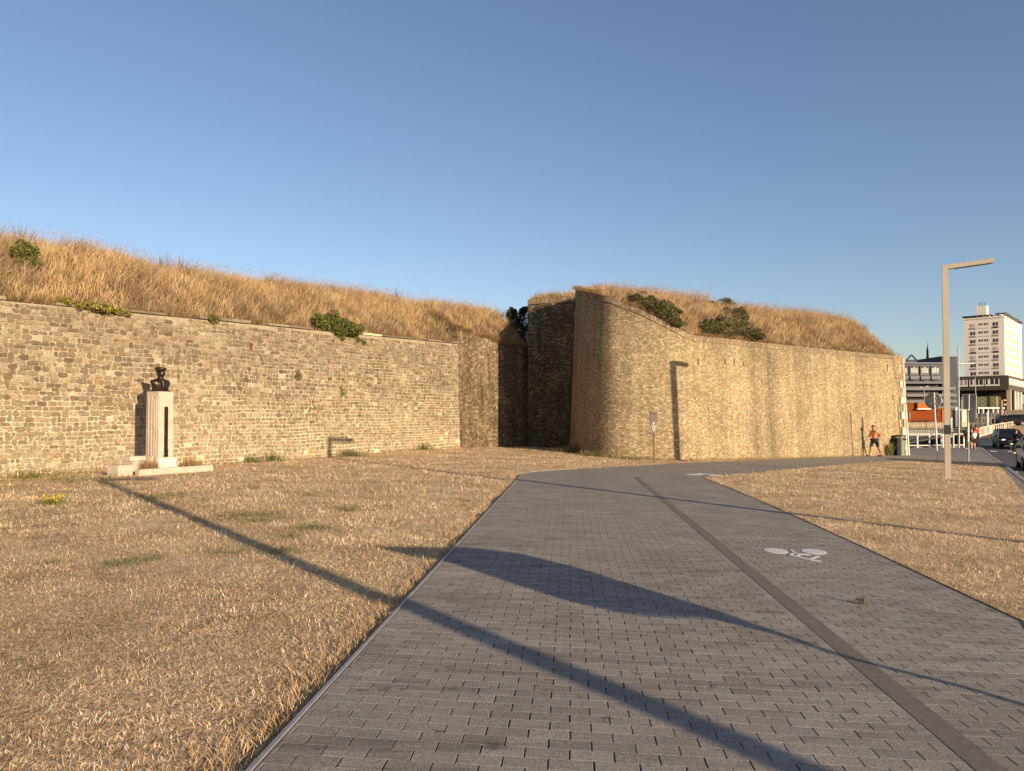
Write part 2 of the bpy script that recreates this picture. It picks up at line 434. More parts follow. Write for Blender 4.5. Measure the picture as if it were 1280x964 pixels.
# plaza reaches the kerb, then follows it back to the quay edge
plaza_far=[(kline[3].x,kline[3].y),(kline[3].x-1.0,61.0),(27,61.0),(24.9,46.5)]
poly=[(Lstart.x,Lstart.y)]+ptlist(Lp[:1])+[(Lp[1].x,Lp[1].y)]+ptlist(Cv)+[(24.9,46.5),(27,61.0),(kline[3].x-1.2,61.0),(kline[3].x,kline[3].y),(kline[2].x,kline[2].y)]+ptlist(plaza_low)+ptlist(Rp)+[(Rend.x,Rend.y)]
def clipy(poly,y0,keep_above):
    o=[]
    for i in range(len(poly)):
        a,b=poly[i],poly[(i+1)%len(poly)]
        ia=(a[1]>=y0)==keep_above; ib=(b[1]>=y0)==keep_above
        if ia: o.append(a)
        if ia!=ib:
            t=(y0-a[1])/(b[1]-a[1]); o.append((a[0]+(b[0]-a[0])*t,y0))
    return o
def clipline(poly,a,n):                         # keep side where (p-a).n>=0
    o=[]
    for i in range(len(poly)):
        p,q=poly[i],poly[(i+1)%len(poly)]
        dp=(p[0]-a[0])*n[0]+(p[1]-a[1])*n[1]; dq=(q[0]-a[0])*n[0]+(q[1]-a[1])*n[1]
        if dp>=0: o.append(p)
        if (dp>=0)!=(dq>=0):
            t=dp/(dp-dq); o.append((p[0]+(q[0]-p[0])*t,p[1]+(q[1]-p[1])*t))
    return o
def sheet(name,poly,off,mat,thick=.06,kind='structure',parent=None,gf=None):
    gf=gf or g
    bm=bmesh.new(); vs_=[bm.verts.new((p[0],p[1],0)) for p in poly]
    f=bm.faces.new(vs_); bmesh.ops.triangulate(bm,faces=[f])
    for yy in list(np.arange(-10,70,2.0)):
        bmesh.ops.bisect_plane(bm,geom=bm.verts[:]+bm.edges[:]+bm.faces[:],plane_co=(0,yy,0),plane_no=(0,1,0))
    for xx in list(np.arange(-4,60,2.0)):
        bmesh.ops.bisect_plane(bm,geom=bm.verts[:]+bm.edges[:]+bm.faces[:],plane_co=(xx,0,0),plane_no=(1,0,0))
    for v in bm.verts: v.co.z=gf(v.co.x,v.co.y)+off
    for f in bm.faces:
        f.normal_update()
        if f.normal.z<0: f.normal_flip()
    r=bmesh.ops.extrude_face_region(bm,geom=bm.faces[:])
    for e in r['geom']:
        if isinstance(e,bmesh.types.BMVert): e.co.z-=thick
    bmesh.ops.recalc_face_normals(bm,faces=bm.faces[:])
    me=bpy.data.meshes.new(name); bm.to_mesh(me); bm.free(); me.materials.append(mat)
    o=link(name,me,parent)
    if kind: o['kind']=kind
    return o
lawn_right_poly=None
YS=17.0
near=clipy(poly,YS,False); far=clipy(poly,YS-.5,True)
path=sheet('path',near,.034,M['joint'],.07)
sheet('plaza_paving',far,.045,M['farpave'],.08)

LRp=[P(1250,585),P(1264,600),P(1277,618)]
_d=(LRp[2]-LRp[0]); _d.z=0; _d.normalize(); _e=LRp[2]+_d*26
lawnR=[(Rend.x,Rend.y)]+ptlist(Rp[::-1])+ptlist(plaza_low[::-1])+ptlist(LRp)+[(_e.x,_e.y)]
sheet('lawn',lawnR,.056,M['turf'],.12)
# ---- strip line
S_px=[(1225,964),(1060,830.5),(960,741),(870,666),(795,598.5)]
Sp=[P(*q) for q in S_px]
sa=Sp[0]; sb=Sp[-1]; sdir=(sb-sa); sdir.z=0; sdir.normalize(); sn=Vector((sdir.y,-sdir.x,0))
sa2=sa-sdir*9
SW=.145
# pavers
pd=Vector((math.sin(PANG),math.cos(PANG),0)); pr=Vector((pd.y,-pd.x,0))
org=Vector((0,0,0))
BW,BH=.208,.106
edges_clip=[]
lp0=(Lstart.x,Lstart.y); ln=(ldir.y,-ldir.x)
redges=[((Rp[i].x,Rp[i].y),(Rp[i+1].x,Rp[i+1].y)) for i in range(len(Rp)-1)]+[((Rp[-1].x,Rp[-1].y),(Rend.x,Rend.y))]
pv=[]
for r in range(-20,int(YS/BH)+2):
    ca=r*BH; shift=(r%2)*.5*BW+random.uniform(-.006,.006)
    for c in range(-22,60):
        la=c*BW+shift
        ctr=pd*ca+pr*la
        if ctr.y>YS+.06: continue
        # quick cull right
        hw,hh=BW/2,BH/2
        q=[]
        gx,gy=random.uniform(.0020,.0042),random.uniform(.0004,.0010)
        for sx,sy in ((-1,-1),(1,-1),(1,1),(-1,1)):
            w_=ctr+pr*(sx*(hw-gx))+pd*(sy*(hh-gy)); q.append((w_.x,w_.y))
        q=clipline(q,(lp0[0]+ln[0]*.03,lp0[1]+ln[1]*.03),ln)
        if len(q)<3: continue
        q=clipy(q,YS,False) if ctr.y>YS-.1 else q
        if len(q)<3: continue
        # right edge
        dead=False
        for (a,b) in redges:
            ylo,yhi=min(a[1],b[1]),max(a[1],b[1])
            if ctr.y>=ylo-.12 and ctr.y<=yhi+.12:
                n=(b[1]-a[1],-(b[0]-a[0])); 
                l=math.hypot(*n); n=(n[0]/l,n[1]/l)
                if n[0]>0: n=(-n[0],-n[1])
                q=clipline(q,(a[0]+n[0]*.01,a[1]+n[1]*.01),n)
                if len(q)<3: dead=True; break
        if dead or len(q)<3: continue
        # split by strip
        sgn=(ctr-sa).dot(sn)
        for side in (-1,1):
            if side*sgn<-.2: continue
            a=(sa.x+sn.x*side*(SW/2+.003),sa.y+sn.y*side*(SW/2+.003)); 
            qq=clipline(q,a,(sn.x*side,sn.y*side)) if abs(sgn)<.35 else q
            if len(qq)<3: continue
            ar=abs(sum(qq[i][0]*qq[(i+1)%len(qq)][1]-qq[(i+1)%len(qq)][0]*qq[i][1] for i in range(len(qq))))/2
            if ar<.0006: continue
            pv.append(qq)
            if abs(sgn)>=.35: break
def paver(mb,q,col,dz=0,loc=(0,0,0)):
    cx=sum(p[0] for p in q)/len(q); cy=sum(p[1] for p in q)/len(q); n=len(q)
    zt=lambda x,y: -.024*x if x>-3 else g(x,y)
    t=[ (cx+(p[0]-cx)*.975-loc[0], cy+(p[1]-cy)*.98-loc[1], zt(*p)+.047+dz-loc[2]) for p in q]
    m=[ (p[0]-loc[0],p[1]-loc[1],zt(*p)+.0462+dz-loc[2]) for p in q]
    b=[ (p[0]-loc[0],p[1]-loc[1],zt(*p)+.018-loc[2]) for p in q]
    fs=[tuple(range(n))]+[(i+n,(i+1)%n+n,(i+1)%n,i) for i in range(n)]+[(i+2*n,(i+1)%n+2*n,(i+1)%n+n,i+n) for i in range(n)]
    mb.add(t+m+b,fs,col)
def pcol():
    b=random.choice([(.285,.247,.196),(.275,.238,.186),(.298,.259,.206),(.26,.224,.176),(.282,.247,.199)])
    k=random.uniform(.9,1.1); 
    if random.random()<.04: k*=.88
    return tuple(q*k for q in b)
def visible_px(q):
    cx=sum(p[0] for p in q)/len(q); cy=sum(p[1] for p in q)/len(q)
    if cy<.6: return -1
    x,y=proj(cx,cy,-.024*cx)
    if x<0 or x>1280 or y<0 or y>964: return -1
    return 1.0/cy
order=sorted(range(len(pv)),key=lambda i:-visible_px(pv[i]))
single=set(i for i in order[:300] if visible_px(pv[i])>0)
rest=MB()
for i,q in enumerate(pv):
    dz=random.uniform(-.0003,.0003)
    if i in single:
        one=MB(); cx=sum(p[0] for p in q)/len(q); cy=sum(p[1] for p in q)/len(q); lc=(cx,cy,g(cx,cy))
        paver(one,q,pcol(),dz,lc); o=build('paver',one,M['paver'],path); o.location=lc
    else: paver(rest,q,pcol(),dz)
build('paving_field',rest,M['paver'],path,kind='stuff')
# strip and metal edge
mb=MB()
a=sa2-sn*(SW/2); b=sa2+sn*(SW/2); 
prof=[]
L=(sb-sa2).length; nseg=60
rings=[]
for k in range(nseg+1):
    p=sa2+sdir*(L*k/nseg)
    l=p-sn*(SW/2); r_=p+sn*(SW/2)
    rings.append([(l.x,l.y,g(l.x,l.y)+.0),(l.x,l.y,g(l.x,l.y)+.049),(r_.x,r_.y,g(r_.x,r_.y)+.049),(r_.x,r_.y,g(r_.x,r_.y)+.0)])
mb.loft(rings); build('dividing_strip',mb,M['strip'],path)
mb=MB(); rings=[]
ee=[Vector((Lstart.x,Lstart.y,0))]+[Vector((p.x,p.y,0)) for p in Lp]+[Vector((p.x,p.y,0)) for p in Cv[:4]]
for k,p in enumerate(ee):
    q=ee[min(k+1,len(ee)-1)]-ee[max(k-1,0)]; q.normalize(); n_=Vector((q.y,-q.x,0))
    l=p; r_=p+n_*.022
    rings.append([(l.x,l.y,g(l.x,l.y)-.05),(l.x,l.y,g(l.x,l.y)+.056),(r_.x,r_.y,g(r_.x,r_.y)+.056),(r_.x,r_.y,g(r_.x,r_.y)-.05)])
mb.loft(rings); build('metal_edging',mb,M['steel_edge'],path)

# ---- painted bicycle symbols (thin paint sheets 4 mm above the pavers)
def paint(polys,name,label,grp=None):
    mb=MB()
    for pl in polys:
        pts=[P(*q) for q in pl]
        pts=[(p.x,p.y,g(p.x,p.y)+.0515) for p in pts]
        n=len(pts); low=[(x,y,z-.003) for x,y,z in pts]
        mb.loft([low,pts])
    o=build(name,mb,M['white']); tag(o,label,'road marking',grp); return o
def ell(cx,cy,rx,ry,tilt=0,n=22):
    o=[]
    for k in range(n):
        t=2*math.pi*k/n; x=rx*math.cos(t); y=ry*math.sin(t)
        o.append((cx+x,cy+y+x*tilt))
    return o
def bar(x0,y0,x1,y1,wd):
    dx,dy=x1-x0,y1-y0; 
    # screen thickness measured vertically
    return [(x0,y0-wd/2),(x1,y1-wd/2),(x1,y1+wd/2),(x0,y0+wd/2)]
paint([ell(970.2,693.6,15.2,3.2,.09),ell(1017.8,694.6,16,3.2,.09),
       bar(986,698.5,1011,704.8,1.8),[(987,692),(990.5,692),(1001,700),(997,700)],bar(995,697.5,1013,698.4,1.5),
       [(1009,704.8),(1012,705.2),(1025,701),(1022,699.8)],bar(1013,705.3,1027,707.4,2.2),bar(986,698.5,996,696,1.5)],
      'bicycle_marking','white painted bicycle symbol on the narrow paved lane near the camera')
paint([ell(868,595.2,11,.8,.0),ell(895,596.2,10,.8,.0),bar(873,594.0,893,595.2,.7)],
      'bicycle_marking','small far white bicycle symbol where the paved paths meet')

# ---- pavement strip, kerb, road
def gd(X,Y): return g(X,Y)
def off(p,d): return (p[0]+kn.x*d,p[1]+kn.y*d)
def lawn_right_px(): return [P(1250,585),P(1264,600),P(1277,618)]
LR=lawn_right_px()
lrd=(LR[2]-LR[0]); lrd.z=0; lrd.normalize(); LRe=LR[2]+lrd*60
kl=[(p.x,p.y) for p in kline]
strip=[kl[0],kl[1],kl[2],(LR[0].x,LR[0].y),(LR[1].x,LR[1].y),(LR[2].x,LR[2].y),(LRe.x,LRe.y)]
sheet('pavement',strip,.042,M['farpave'],.08)
mb=MB(); rings=[]
for p in kl:
    a=off(p,-.0); b=off(p,.16)
    rings.append([(a[0],a[1],g(*a)-.3),(a[0],a[1],g(*a)+.055),(b[0],b[1],g(*b)+.05),(b[0],b[1],g(*b)-.3)])
kk=[]
for i in range(len(kl)-1):
    n=int(math.dist(kl[i],kl[i+1])/1.0)+1
    for k in range(n): kk.append(tuple(kl[i][j]+(kl[i+1][j]-kl[i][j])*k/n for j in (0,1)))
kk.append(kl[-1])
# end of kerb curls to the left
e=Vector((kl[-1][0],kl[-1][1])); 
for k in range(1,7):
    an=k*.22; dd=Vector((-kd.x,-kd.y)); dd.rotate(Matrix.Rotation(an*.8,2)); e=e+dd*.5; kk.append((e.x,e.y))
kerb=thing('kerb',(kk[0][0],kk[0][1],g(*kk[0])),'pale granite kerb along the edge of the road at far right','kerb')
for i in range(len(kk)-1):
    a,b=kk[i],kk[i+1]
    if math.dist(a,(0,0))>75: continue
    dx,dy=b[0]-a[0],b[1]-a[1]; l=math.hypot(dx,dy)
    mb=MB(); mx,my=(a[0]+b[0])/2,(a[1]+b[1])/2
    n_=(dy/l,-dx/l); 
    if n_[0]*kn.x+n_[1]*kn.y<0: n_=(-n_[0],-n_[1])
    z=g(mx,my)
    mb.box((mx+n_[0]*.09,my+n_[1]*.09,z-.1),(l-.01,.17,.31),math.atan2(dy,dx),.012)
    build('kerb_stone',mb,M['kerb'],kerb,world=True)
road_z=lambda X,Y: g(X,Y)-.08
rl=[off(kl[0],.15),off(kl[1],.15),off(kl[2],.15),off(kl[3],.15)]
rn=[(kl[3][0]-1.0,64.5),(.6235*75,75),(.6235*110,110),(.6235*180,180)]
rr=[(.76*180,180),(.80*110,110),(.9*75,75),off(kl[3],9.5),off(kl[2],9.5),off(kl[1],9.5),off(kl[0],9.5)]
bmr=rl+rn+rr
sheet('road',bmr,-.08,M['asphalt'],.1)
def roadmark(pxs,name='road_dash'):
    mb=MB(); pts=[P(*q) for q in pxs]; pts=[(p.x,p.y,g(p.x,p.y)-.072) for p in pts]
    mb.loft([[(x,y,z-.004) for x,y,z in pts],pts]); return mb
for i,(x0,x1,y,lb) in enumerate([(1237,1245.5,562.3,'left white dash across the road mouth behind the pedestrians'),(1259,1267,562.6,'right white dash across the road mouth in front of the oncoming black car'),(1259,1272,587,'nearest white dash on the asphalt beside the dark car')]):
    o=build('road_marking',roadmark([(x0,y),(x1,y+.3),(x1+1,y+1.3),(x0+1.5,y+1.2)]),M['white']); tag(o,lb,'road marking')

# =================================================================== LEFT RAMPART WALL
A=Vector((-12.5,18,0)); B=Vector((-2.6,37,0)); d=(B-A); LW=d.length; d.normalize()
nL=Vector((d.y,-d.x,0))
BAT=.03
U0=-11.0
def Tl(u): return 4.55+ (5.42-4.55)*u/LW
def gl(u):
    p=A+d*u; return g(p.x,p.y)
def wp(u,z,o=0.0):
    p=A+d*u+nL*(o-BAT*(z-gl(u))); return Vector((p.x,p.y,z))
lw=thing('rampart_wall',(A.x,A.y,gl(0)),'long light mortared rubble stone rampart wall behind the bust, topped with grey slabs','wall')
# mortar core
mb=MB(); rings=[]
us=np.linspace(U0,LW,64)
for u in us:
    zb=gl(u)-.3; zt=Tl(u)-.02
    f0=wp(u,zb); f1=wp(u,(zb+zt)/2); f2=wp(u,zt); b2=f2-nL*.9; b0=Vector((b2.x,b2.y,zb))
    rings.append([f0,f1,f2,b2,b0])
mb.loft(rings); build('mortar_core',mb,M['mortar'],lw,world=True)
def stone_mesh(mb,u0,u1,z0,z1,depth,col,loc=None):
    w_,h_=u1-u0,z1-z0; cu,cz=(u0+u1)/2,(z0+z1)/2
    pts=[]
    cut=random.uniform(.16,.34)*min(w_,h_)
    j=lambda s: random.uniform(-s,s)
    q=[(u0+cut+j(.02),z0),(u1-cut+j(.02),z0),(u1,z0+cut),(u1,z1-cut),(u1-cut+j(.02),z1),(u0+cut+j(.02),z1),(u0,z1-cut),(u0,z0+cut)]
    q=[(a+j(.07)*min(w_,.3)*1.2,b+j(.10)*h_) for a,b in q]
    sx,sz=.80,.74
    inner=[(cu+(a-cu)*sx+j(.006),cz+(b-cz)*sz+j(.006)) for a,b in q]
    tu,tz=j(.012),j(.012)
    r0=[wp(a,b,-.02) for a,b in q]
    r1=[wp(a,b,depth*.55) for a,b in q]
    r2=[wp(a,b,depth+(a-cu)*tu/w_*2+(b-cz)*tz/h_*2) for a,b in inner]
    n=8; fs=[]
    for k in (0,1):
        for i in range(n): fs.append((k*n+i,k*n+(i+1)%n,(k+1)*n+(i+1)%n,(k+1)*n+i))
    fs.append(tuple(range(2*n,3*n)))
    vs_=r0+r1+r2
    if loc is not None: vs_=[v-loc for v in vs_]
    mb.add(vs_,fs,col)
stone_pal=[(.195,.145,.088),(.225,.172,.108),(.25,.195,.125),(.165,.12,.072),(.285,.222,.145),(.205,.165,.112),(.33,.262,.17),(.24,.175,.105)]
def scol(u,z):
    c=random.choice(stone_pal); k=random.uniform(.85,1.15)
    r_=random.random()
    if r_<.008: c=(.26,.165,.08)
    hz=(z-gl(u))/4.3
    low=max(0,1-hz*1.9+random.uniform(-.25,.25))
    mix_=max(0,min(.75,low*.34 + (.2 if random.random()<.15 else 0)))
    lt=(.42,.335,.23)
    if hz>.6 and random.random()<.5: k*=.86
    if fbm(np.array([u*1.0]),np.array([z*1.5]),5,3,.35)[0]>.25: mix_=min(.6,mix_+.15)
    return tuple((a*(1-mix_)+b*mix_)*k*q_ for a,b,q_ in zip(c,lt,(.86,.875,.86)))
stones=[]
z=-.05; ci=0
while z<5.45:
    h_=random.uniform(.095,.145)*(1.15 if random.random()<.15 else 1)
    u=U0+random.uniform(0,.2)
    while u<LW-.05:
        wd=random.uniform(.11,.30)
        if random.random()<.06: wd*=1.35
        wd=min(wd,LW-u-.01)
        if wd<.08: break
        gp=random.uniform(.005,.019)
        zj=.018*math.sin(u*.9+z*3)+.012*math.sin(u*2.3+z)
        z0=z+zj+gp*.6; z1=z+h_+zj-gp*.6
        if z1<Tl(u)-.03 and z1>gl(u)+.02 and random.random()>.018:
            if random.random()<.07 and wd<.24 and z1+.1<Tl(u)-.1 : z1+=.025
            stones.append((u+gp,u+wd-gp,z0+random.uniform(-.006,.006),z1))
        u+=wd
    z+=h_; ci+=1
def spx(s):
    p=wp((s[0]+s[1])/2,(s[2]+s[3])/2); x,y=proj(*p)
    if x<3 or x>1277: return -1
    return (s[1]-s[0])*(s[3]-s[2])/p.y**2
order=sorted(range(len(stones)),key=lambda i:-spx(stones[i])); top=set(i for i in order[:299] if spx(stones[i])>0)
rest=MB()
for i,s in enumerate(stones):
    dp=random.uniform(.008,.03); c=scol((s[0]+s[1])/2,s[2])
    if i in top:
        o_=MB(); lc=wp((s[0]+s[1])/2,(s[2]+s[3])/2); stone_mesh(o_,*s,dp,c,lc)
        ob=build('stone',o_,M['stone'],lw); ob.location=lc-lw.location
    else: stone_mesh(rest,*s,dp,c)
build('stone_facing',rest,M['stone'],lw,world=True,kind='stuff')
# coping slabs
u=U0
while u<LW-.3:
    l=random.uniform(.65,1.35); l=min(l,LW-u)
    if random.random()>.30:
        h_=random.uniform(.06,.12); c=random.choice([(.17,.135,.10),(.21,.165,.12),(.14,.11,.085),(.25,.20,.145)])
        if 13.5<u<14.6: c=(.62,.5,.33)
        mb=MB(); p=wp(u+l/2,Tl(u+l/2)+h_/2,-.21+random.uniform(-.02,.03))
        mb.box((0,0,0),(l-.02,.55,h_),math.atan2(d.y,d.x)+random.uniform(-.015,.015),.018,c,Matrix.Rotation(-.038+random.uniform(-.01,.01),3,'Y'))
        o=build('coping_slab',mb,M['coping'],lw); o.location=p-lw.location
    u+=l
# rust stain / iron hook on the wall
mb=MB(); p=wp(8.0,4.1,.02); mb.box((p.x,p.y,p.z),(.10,.05,.24),math.atan2(d.y,d.x),.02); mb.box((p.x+.02,p.y-.02,p.z+.05),(.05,.12,.05),math.atan2(d.y,d.x),.01)
build('iron_stub',mb,simple('rusty iron',(.16,.045,.02),.9),lw,world=True)

# =================================================================== generic UV wall along a path
def catmull(pts,n=6):
    o=[]; m=len(pts)
    for i in range(m-1):
        p0=pts[max(i-1,0)];p1=pts[i];p2=pts[i+1];p3=pts[min(i+2,m-1)]
        for k in range(n):
            t=k/n; o.append(tuple(.5*((2*p1[j])+(-p0[j]+p2[j])*t+(2*p0[j]-5*p1[j]+4*p2[j]-p3[j])*t*t+(-p0[j]+3*p1[j]-3*p2[j]+p3[j])*t**3) for j in range(len(p1))))
    o.append(tuple(pts[-1])); return o
def pnormals(pts,side=1):
    o=[]
    for i in range(len(pts)):
        a=Vector(pts[max(i-1,0)][:2]); b=Vector(pts[min(i+1,len(pts)-1)][:2]); t=(b-a).normalized()
        o.append(Vector((t.y,-t.x,0))*side)
    return o
def wall_strip(pts,tops,normals,batter,off=0.0,z_from=None,rows=14,tintf=None,mb=None,thick=.7,back=True,zlow=None):
    """skin of a battered wall: returns MB with uv; normals point to the viewer"""
    mb=mb or MB(); n=len(pts); s=[0]
    for i in range(1,n): s.append(s[-1]+math.dist(pts[i][:2],pts[i-1][:2]))
    grid=[]
    for i in range(n):
        p=Vector((pts[i][0],pts[i][1],0)); gz=g(p.x,p.y)
        zb=(gz-.3) if zlow is None else zlow[i]; colv=[]
        for r in range(rows+1):
            z=zb+(tops[i]-zb)*r/rows
            q=p+normals[i]*(off-batter*(z-gz)); colv.append((q.x,q.y,z))
        grid.append(colv)
    for i in range(n-1):
        for r in range(rows):
            v=[grid[i][r],grid[i+1][r],grid[i+1][r+1],grid[i][r+1]]
            uv=[(s[i],v[0][2]),(s[i+1],v[1][2]),(s[i+1],v[2][2]),(s[i],v[3][2])]
            tc=(1,1,1) if tintf is None else tintf((s[i]+s[i+1])/2,(v[0][2]+v[2][2])/2,i)
            mb.add(v,[(0,1,2,3)],tc,[uv])
    if back:
        for i in range(n-1):
            a=Vector(grid[i][-1]);b=Vector(grid[i+1][-1]); a2=a-normals[i]*thick;b2=b-normals[i+1]*thick
            mb.add([a,b,b2,a2],[(0,1,2,3)],(.8,.8,.8),[[(s[i],0),(s[i+1],0),(s[i+1],thick),(s[i],thick)]])
            a3=Vector((a2.x,a2.y,grid[i][0][2]));b3=Vector((b2.x,b2.y,grid[i+1][0][2]))
            mb.add([a2,b2,b3,a3],[(0,1,2,3)],(.8,.8,.8),[[(s[i],tops[i]),(s[i+1],tops[i+1]),(s[i+1],0),(s[i],0)]])
        for i,sg in ((0,1),(n-1,-1)):
            a=Vector(grid[i][-1]); b=Vector(grid[i][0]); a2=a-normals[i]*thick; b2=Vector((a2.x,a2.y,b.z))
            mb.add([b,a,a2,b2],[(0,1,2,3)],(.9,.9,.9),[[(0,b.z),(0,a.z),(thick,a.z),(thick,b.z)]])
    return mb,grid,s

# ---- return wall (brown, partly in the shade of the rounded bastion)
rw_pts=[(-2.6,37.0),(-2.05,37.9),(-1.2,38.95),(-.35,40.0),(.35,40.95),(1.3,42.2)]
rw=catmull(rw_pts,4)
rw_n=pnormals(rw)
def rw_top(i):
    p=rw[i]; t=(p[0]+2.6)/2.3
    return 6.25+(5.72-6.25)*min(1,t) if p[0]<-.3 else 5.74
rw_tops=[rw_top(i)+.05*math.sin(i*1.7) for i in range(len(rw))]
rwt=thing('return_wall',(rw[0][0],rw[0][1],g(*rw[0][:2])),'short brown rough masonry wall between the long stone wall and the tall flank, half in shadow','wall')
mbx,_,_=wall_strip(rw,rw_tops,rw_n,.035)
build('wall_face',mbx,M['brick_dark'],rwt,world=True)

# ---- tall flank wall
fl=[(.86,41.35),(1.6,41.1),(2.4,40.85),(3.2,40.6),(4.0,40.35)]
fl_n=[Vector((-.32,-.95,0)).normalized()]*len(fl)
fl_tops=[zat(660+(720-660)*i/4,374.5-(4.5)*i/4,fl[i][1]) for i in range(5)]
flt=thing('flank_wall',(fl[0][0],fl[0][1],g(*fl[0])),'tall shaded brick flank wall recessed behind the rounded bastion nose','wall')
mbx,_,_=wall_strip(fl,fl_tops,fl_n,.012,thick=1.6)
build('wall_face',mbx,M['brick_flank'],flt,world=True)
mbx,_,_=wall_strip(fl,[t+.02 for t in fl_tops],fl_n,.012,off=.035,zlow=[t-.26 for t in fl_tops],rows=1,thick=.5)
build('brick_coping',mbx,M['brick_cope'],flt,world=True)

# ---- bastion: rounded nose, then long straight face
nose=[(3.9,41.2),(3.25,40.0),(3.0,38.6),(3.04,37.0),(3.2,35.4),(3.58,34.0),(4.15,33.15),(5.0,32.72),(5.9,32.48),(6.8,32.35),(7.6,32.42),(8.4,32.8),(9.2,33.45)]
nose=catmull(nose,6)
endp=(24.15,45.3)
straight=[(9.2+(endp[0]-9.2)*k/26,33.45+(endp[1]-33.45)*k/26) for k in range(1,27)]
bp=nose+straight
bp_n=pnormals(bp)
ytab=[(700,363),(721,363.3),(728,364),(740,367),(762,372),(782,380.5),(802.6,388.6),(823,398.8),(843,409),(859.5,418),(866,420),(874,421),(900,423.5),(950,429),(1000,434),(1060,440),(1130,446),(1200,450)]
def yt(x): return float(np.interp(x,[a for a,_ in ytab],[b for _,b in ytab]))
BB=.042
b_tops=[]
for p,n_ in zip(bp,bp_n):
    z=6.0
    for _ in range(6):
        q=Vector((p[0],p[1],0))-n_*BB*z; x,_y=proj(q.x,q.y,z); z=zat(x,yt(x),q.y)
    b_tops.append(z)
# left part behind the silhouette stays level
sil=min(range(len(nose)),key=lambda i:bp[i][0]/bp[i][1])
for i in range(sil): b_tops[i]=b_tops[sil]
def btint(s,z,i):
    # darker grey-brown band at the nose, a few weathered rain streaks, dark stain below the coping
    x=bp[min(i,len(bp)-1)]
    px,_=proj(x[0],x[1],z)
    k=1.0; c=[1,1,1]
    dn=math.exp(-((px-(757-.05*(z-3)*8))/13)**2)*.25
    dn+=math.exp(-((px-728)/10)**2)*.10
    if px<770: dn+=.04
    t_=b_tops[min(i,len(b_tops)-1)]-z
    st=0
    for cx_,wd_,a_ in ((945,6,.30),(965,7,.38),(1005,10,.15),(905,8,.12),(1060,8,.12)):
        st+=a_*math.exp(-((px-cx_)/wd_)**2)*(1 if t_>.3 else .5)
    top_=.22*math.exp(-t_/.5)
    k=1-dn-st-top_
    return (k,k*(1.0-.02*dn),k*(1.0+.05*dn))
bas=thing('bastion_wall',(bp[len(nose)][0],bp[len(nose)][1],g(*bp[len(nose)])),'huge sunlit yellow brick bastion wall with rounded left nose and swooping coping','wall')
# finer horizontally for the tint
def densify(pts,tops,normals,m):
    o=[];t=[];nn=[]
    for i in range(len(pts)-1):
        for k in range(m):
            f=k/m; o.append(tuple(pts[i][j]+(pts[i+1][j]-pts[i][j])*f for j in (0,1))); t.append(tops[i]+(tops[i+1]-tops[i])*f); nn.append((normals[i]*(1-f)+normals[i+1]*f).normalized())
    o.append(tuple(pts[-1][:2])); t.append(tops[-1]); nn.append(normals[-1]); return o,t,nn
bp,b_tops,bp_n=densify(bp,b_tops,bp_n,3)
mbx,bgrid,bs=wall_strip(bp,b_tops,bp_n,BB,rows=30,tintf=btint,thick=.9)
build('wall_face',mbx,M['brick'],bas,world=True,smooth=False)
ncope=len(bp)
mbx,_,_=wall_strip(bp,[t+.03 for t in b_tops],bp_n,BB,off=.03,zlow=[t-.22 for t in b_tops],rows=1,thick=.55)
build('brick_coping',mbx,M['brick_cope'],bas,world=True)
# end return wall and quoins
er=[endp,(endp[0]-1.4,endp[1]+2.6),(endp[0]-3.5,endp[1]+6)]
er_n=pnormals(er)
mbx,_,_=wall_strip(er,[b_tops[-1]]*3,er_n,BB,rows=12,thick=.9)
build('end_face',mbx,M['brick'],bas,world=True)
zq=g(*endp)-.1; k=0; nE=bp_n[-1]; tE=Vector((-nE.y,nE.x,0))
if tE.x<0: tE=-tE
while zq<b_tops[-1]-.15:
    h_=random.uniform(.42,.56); h_=min(h_,b_tops[-1]-zq-.02)
    wd=.72 if k%2 else .42
    gz=g(*endp); zc=zq+h_/2
    p=Vector((endp[0],endp[1],0))-nE*BB*(zc-gz)
    lc=p-tE*(wd/2-.03)-nE*.035
    mb=MB(); mb.box((0,0,0),(wd,.32,h_-.015),math.atan2(tE.y,tE.x),.015)
    o=build('quoin_block',mb,M['quoin'],bas); o.location=Vector((lc.x,lc.y,zc))-bas.location
    zq+=h_; k+=1
def b_at(px,py,o=.02):
    a=ray(px,500)[0]; i=min((k for k in range(len(bp)) if bp[k][0]>6.5),key=lambda k:abs(bp[k][0]/bp[k][1]-a)); z=zat(px,py,bp[i][1])
    q=Vector((bp[i][0],bp[i][1],0))+bp_n[i]*(o-BB*(z-g(*bp[i]))); q.z=z; return q,math.atan2(bp_n[i].y,bp_n[i].x)+math.pi/2
for px_,py_,hh_ in ((877,452,.26),(911,452,.22),(922,452,.26),(935,455,.2),(1114,460,.42),(1118,497,.3)):
    q,a_=b_at(px_,py_,-.03); mb=MB(); mb.box((0,0,0),(.07,.10,hh_),a_,.01)
    o=build('dark_putlog_block',mb,M['soil'],bas); o.location=q-bas.location  # proud dark blocks; the shade inside the holes is put into their colour
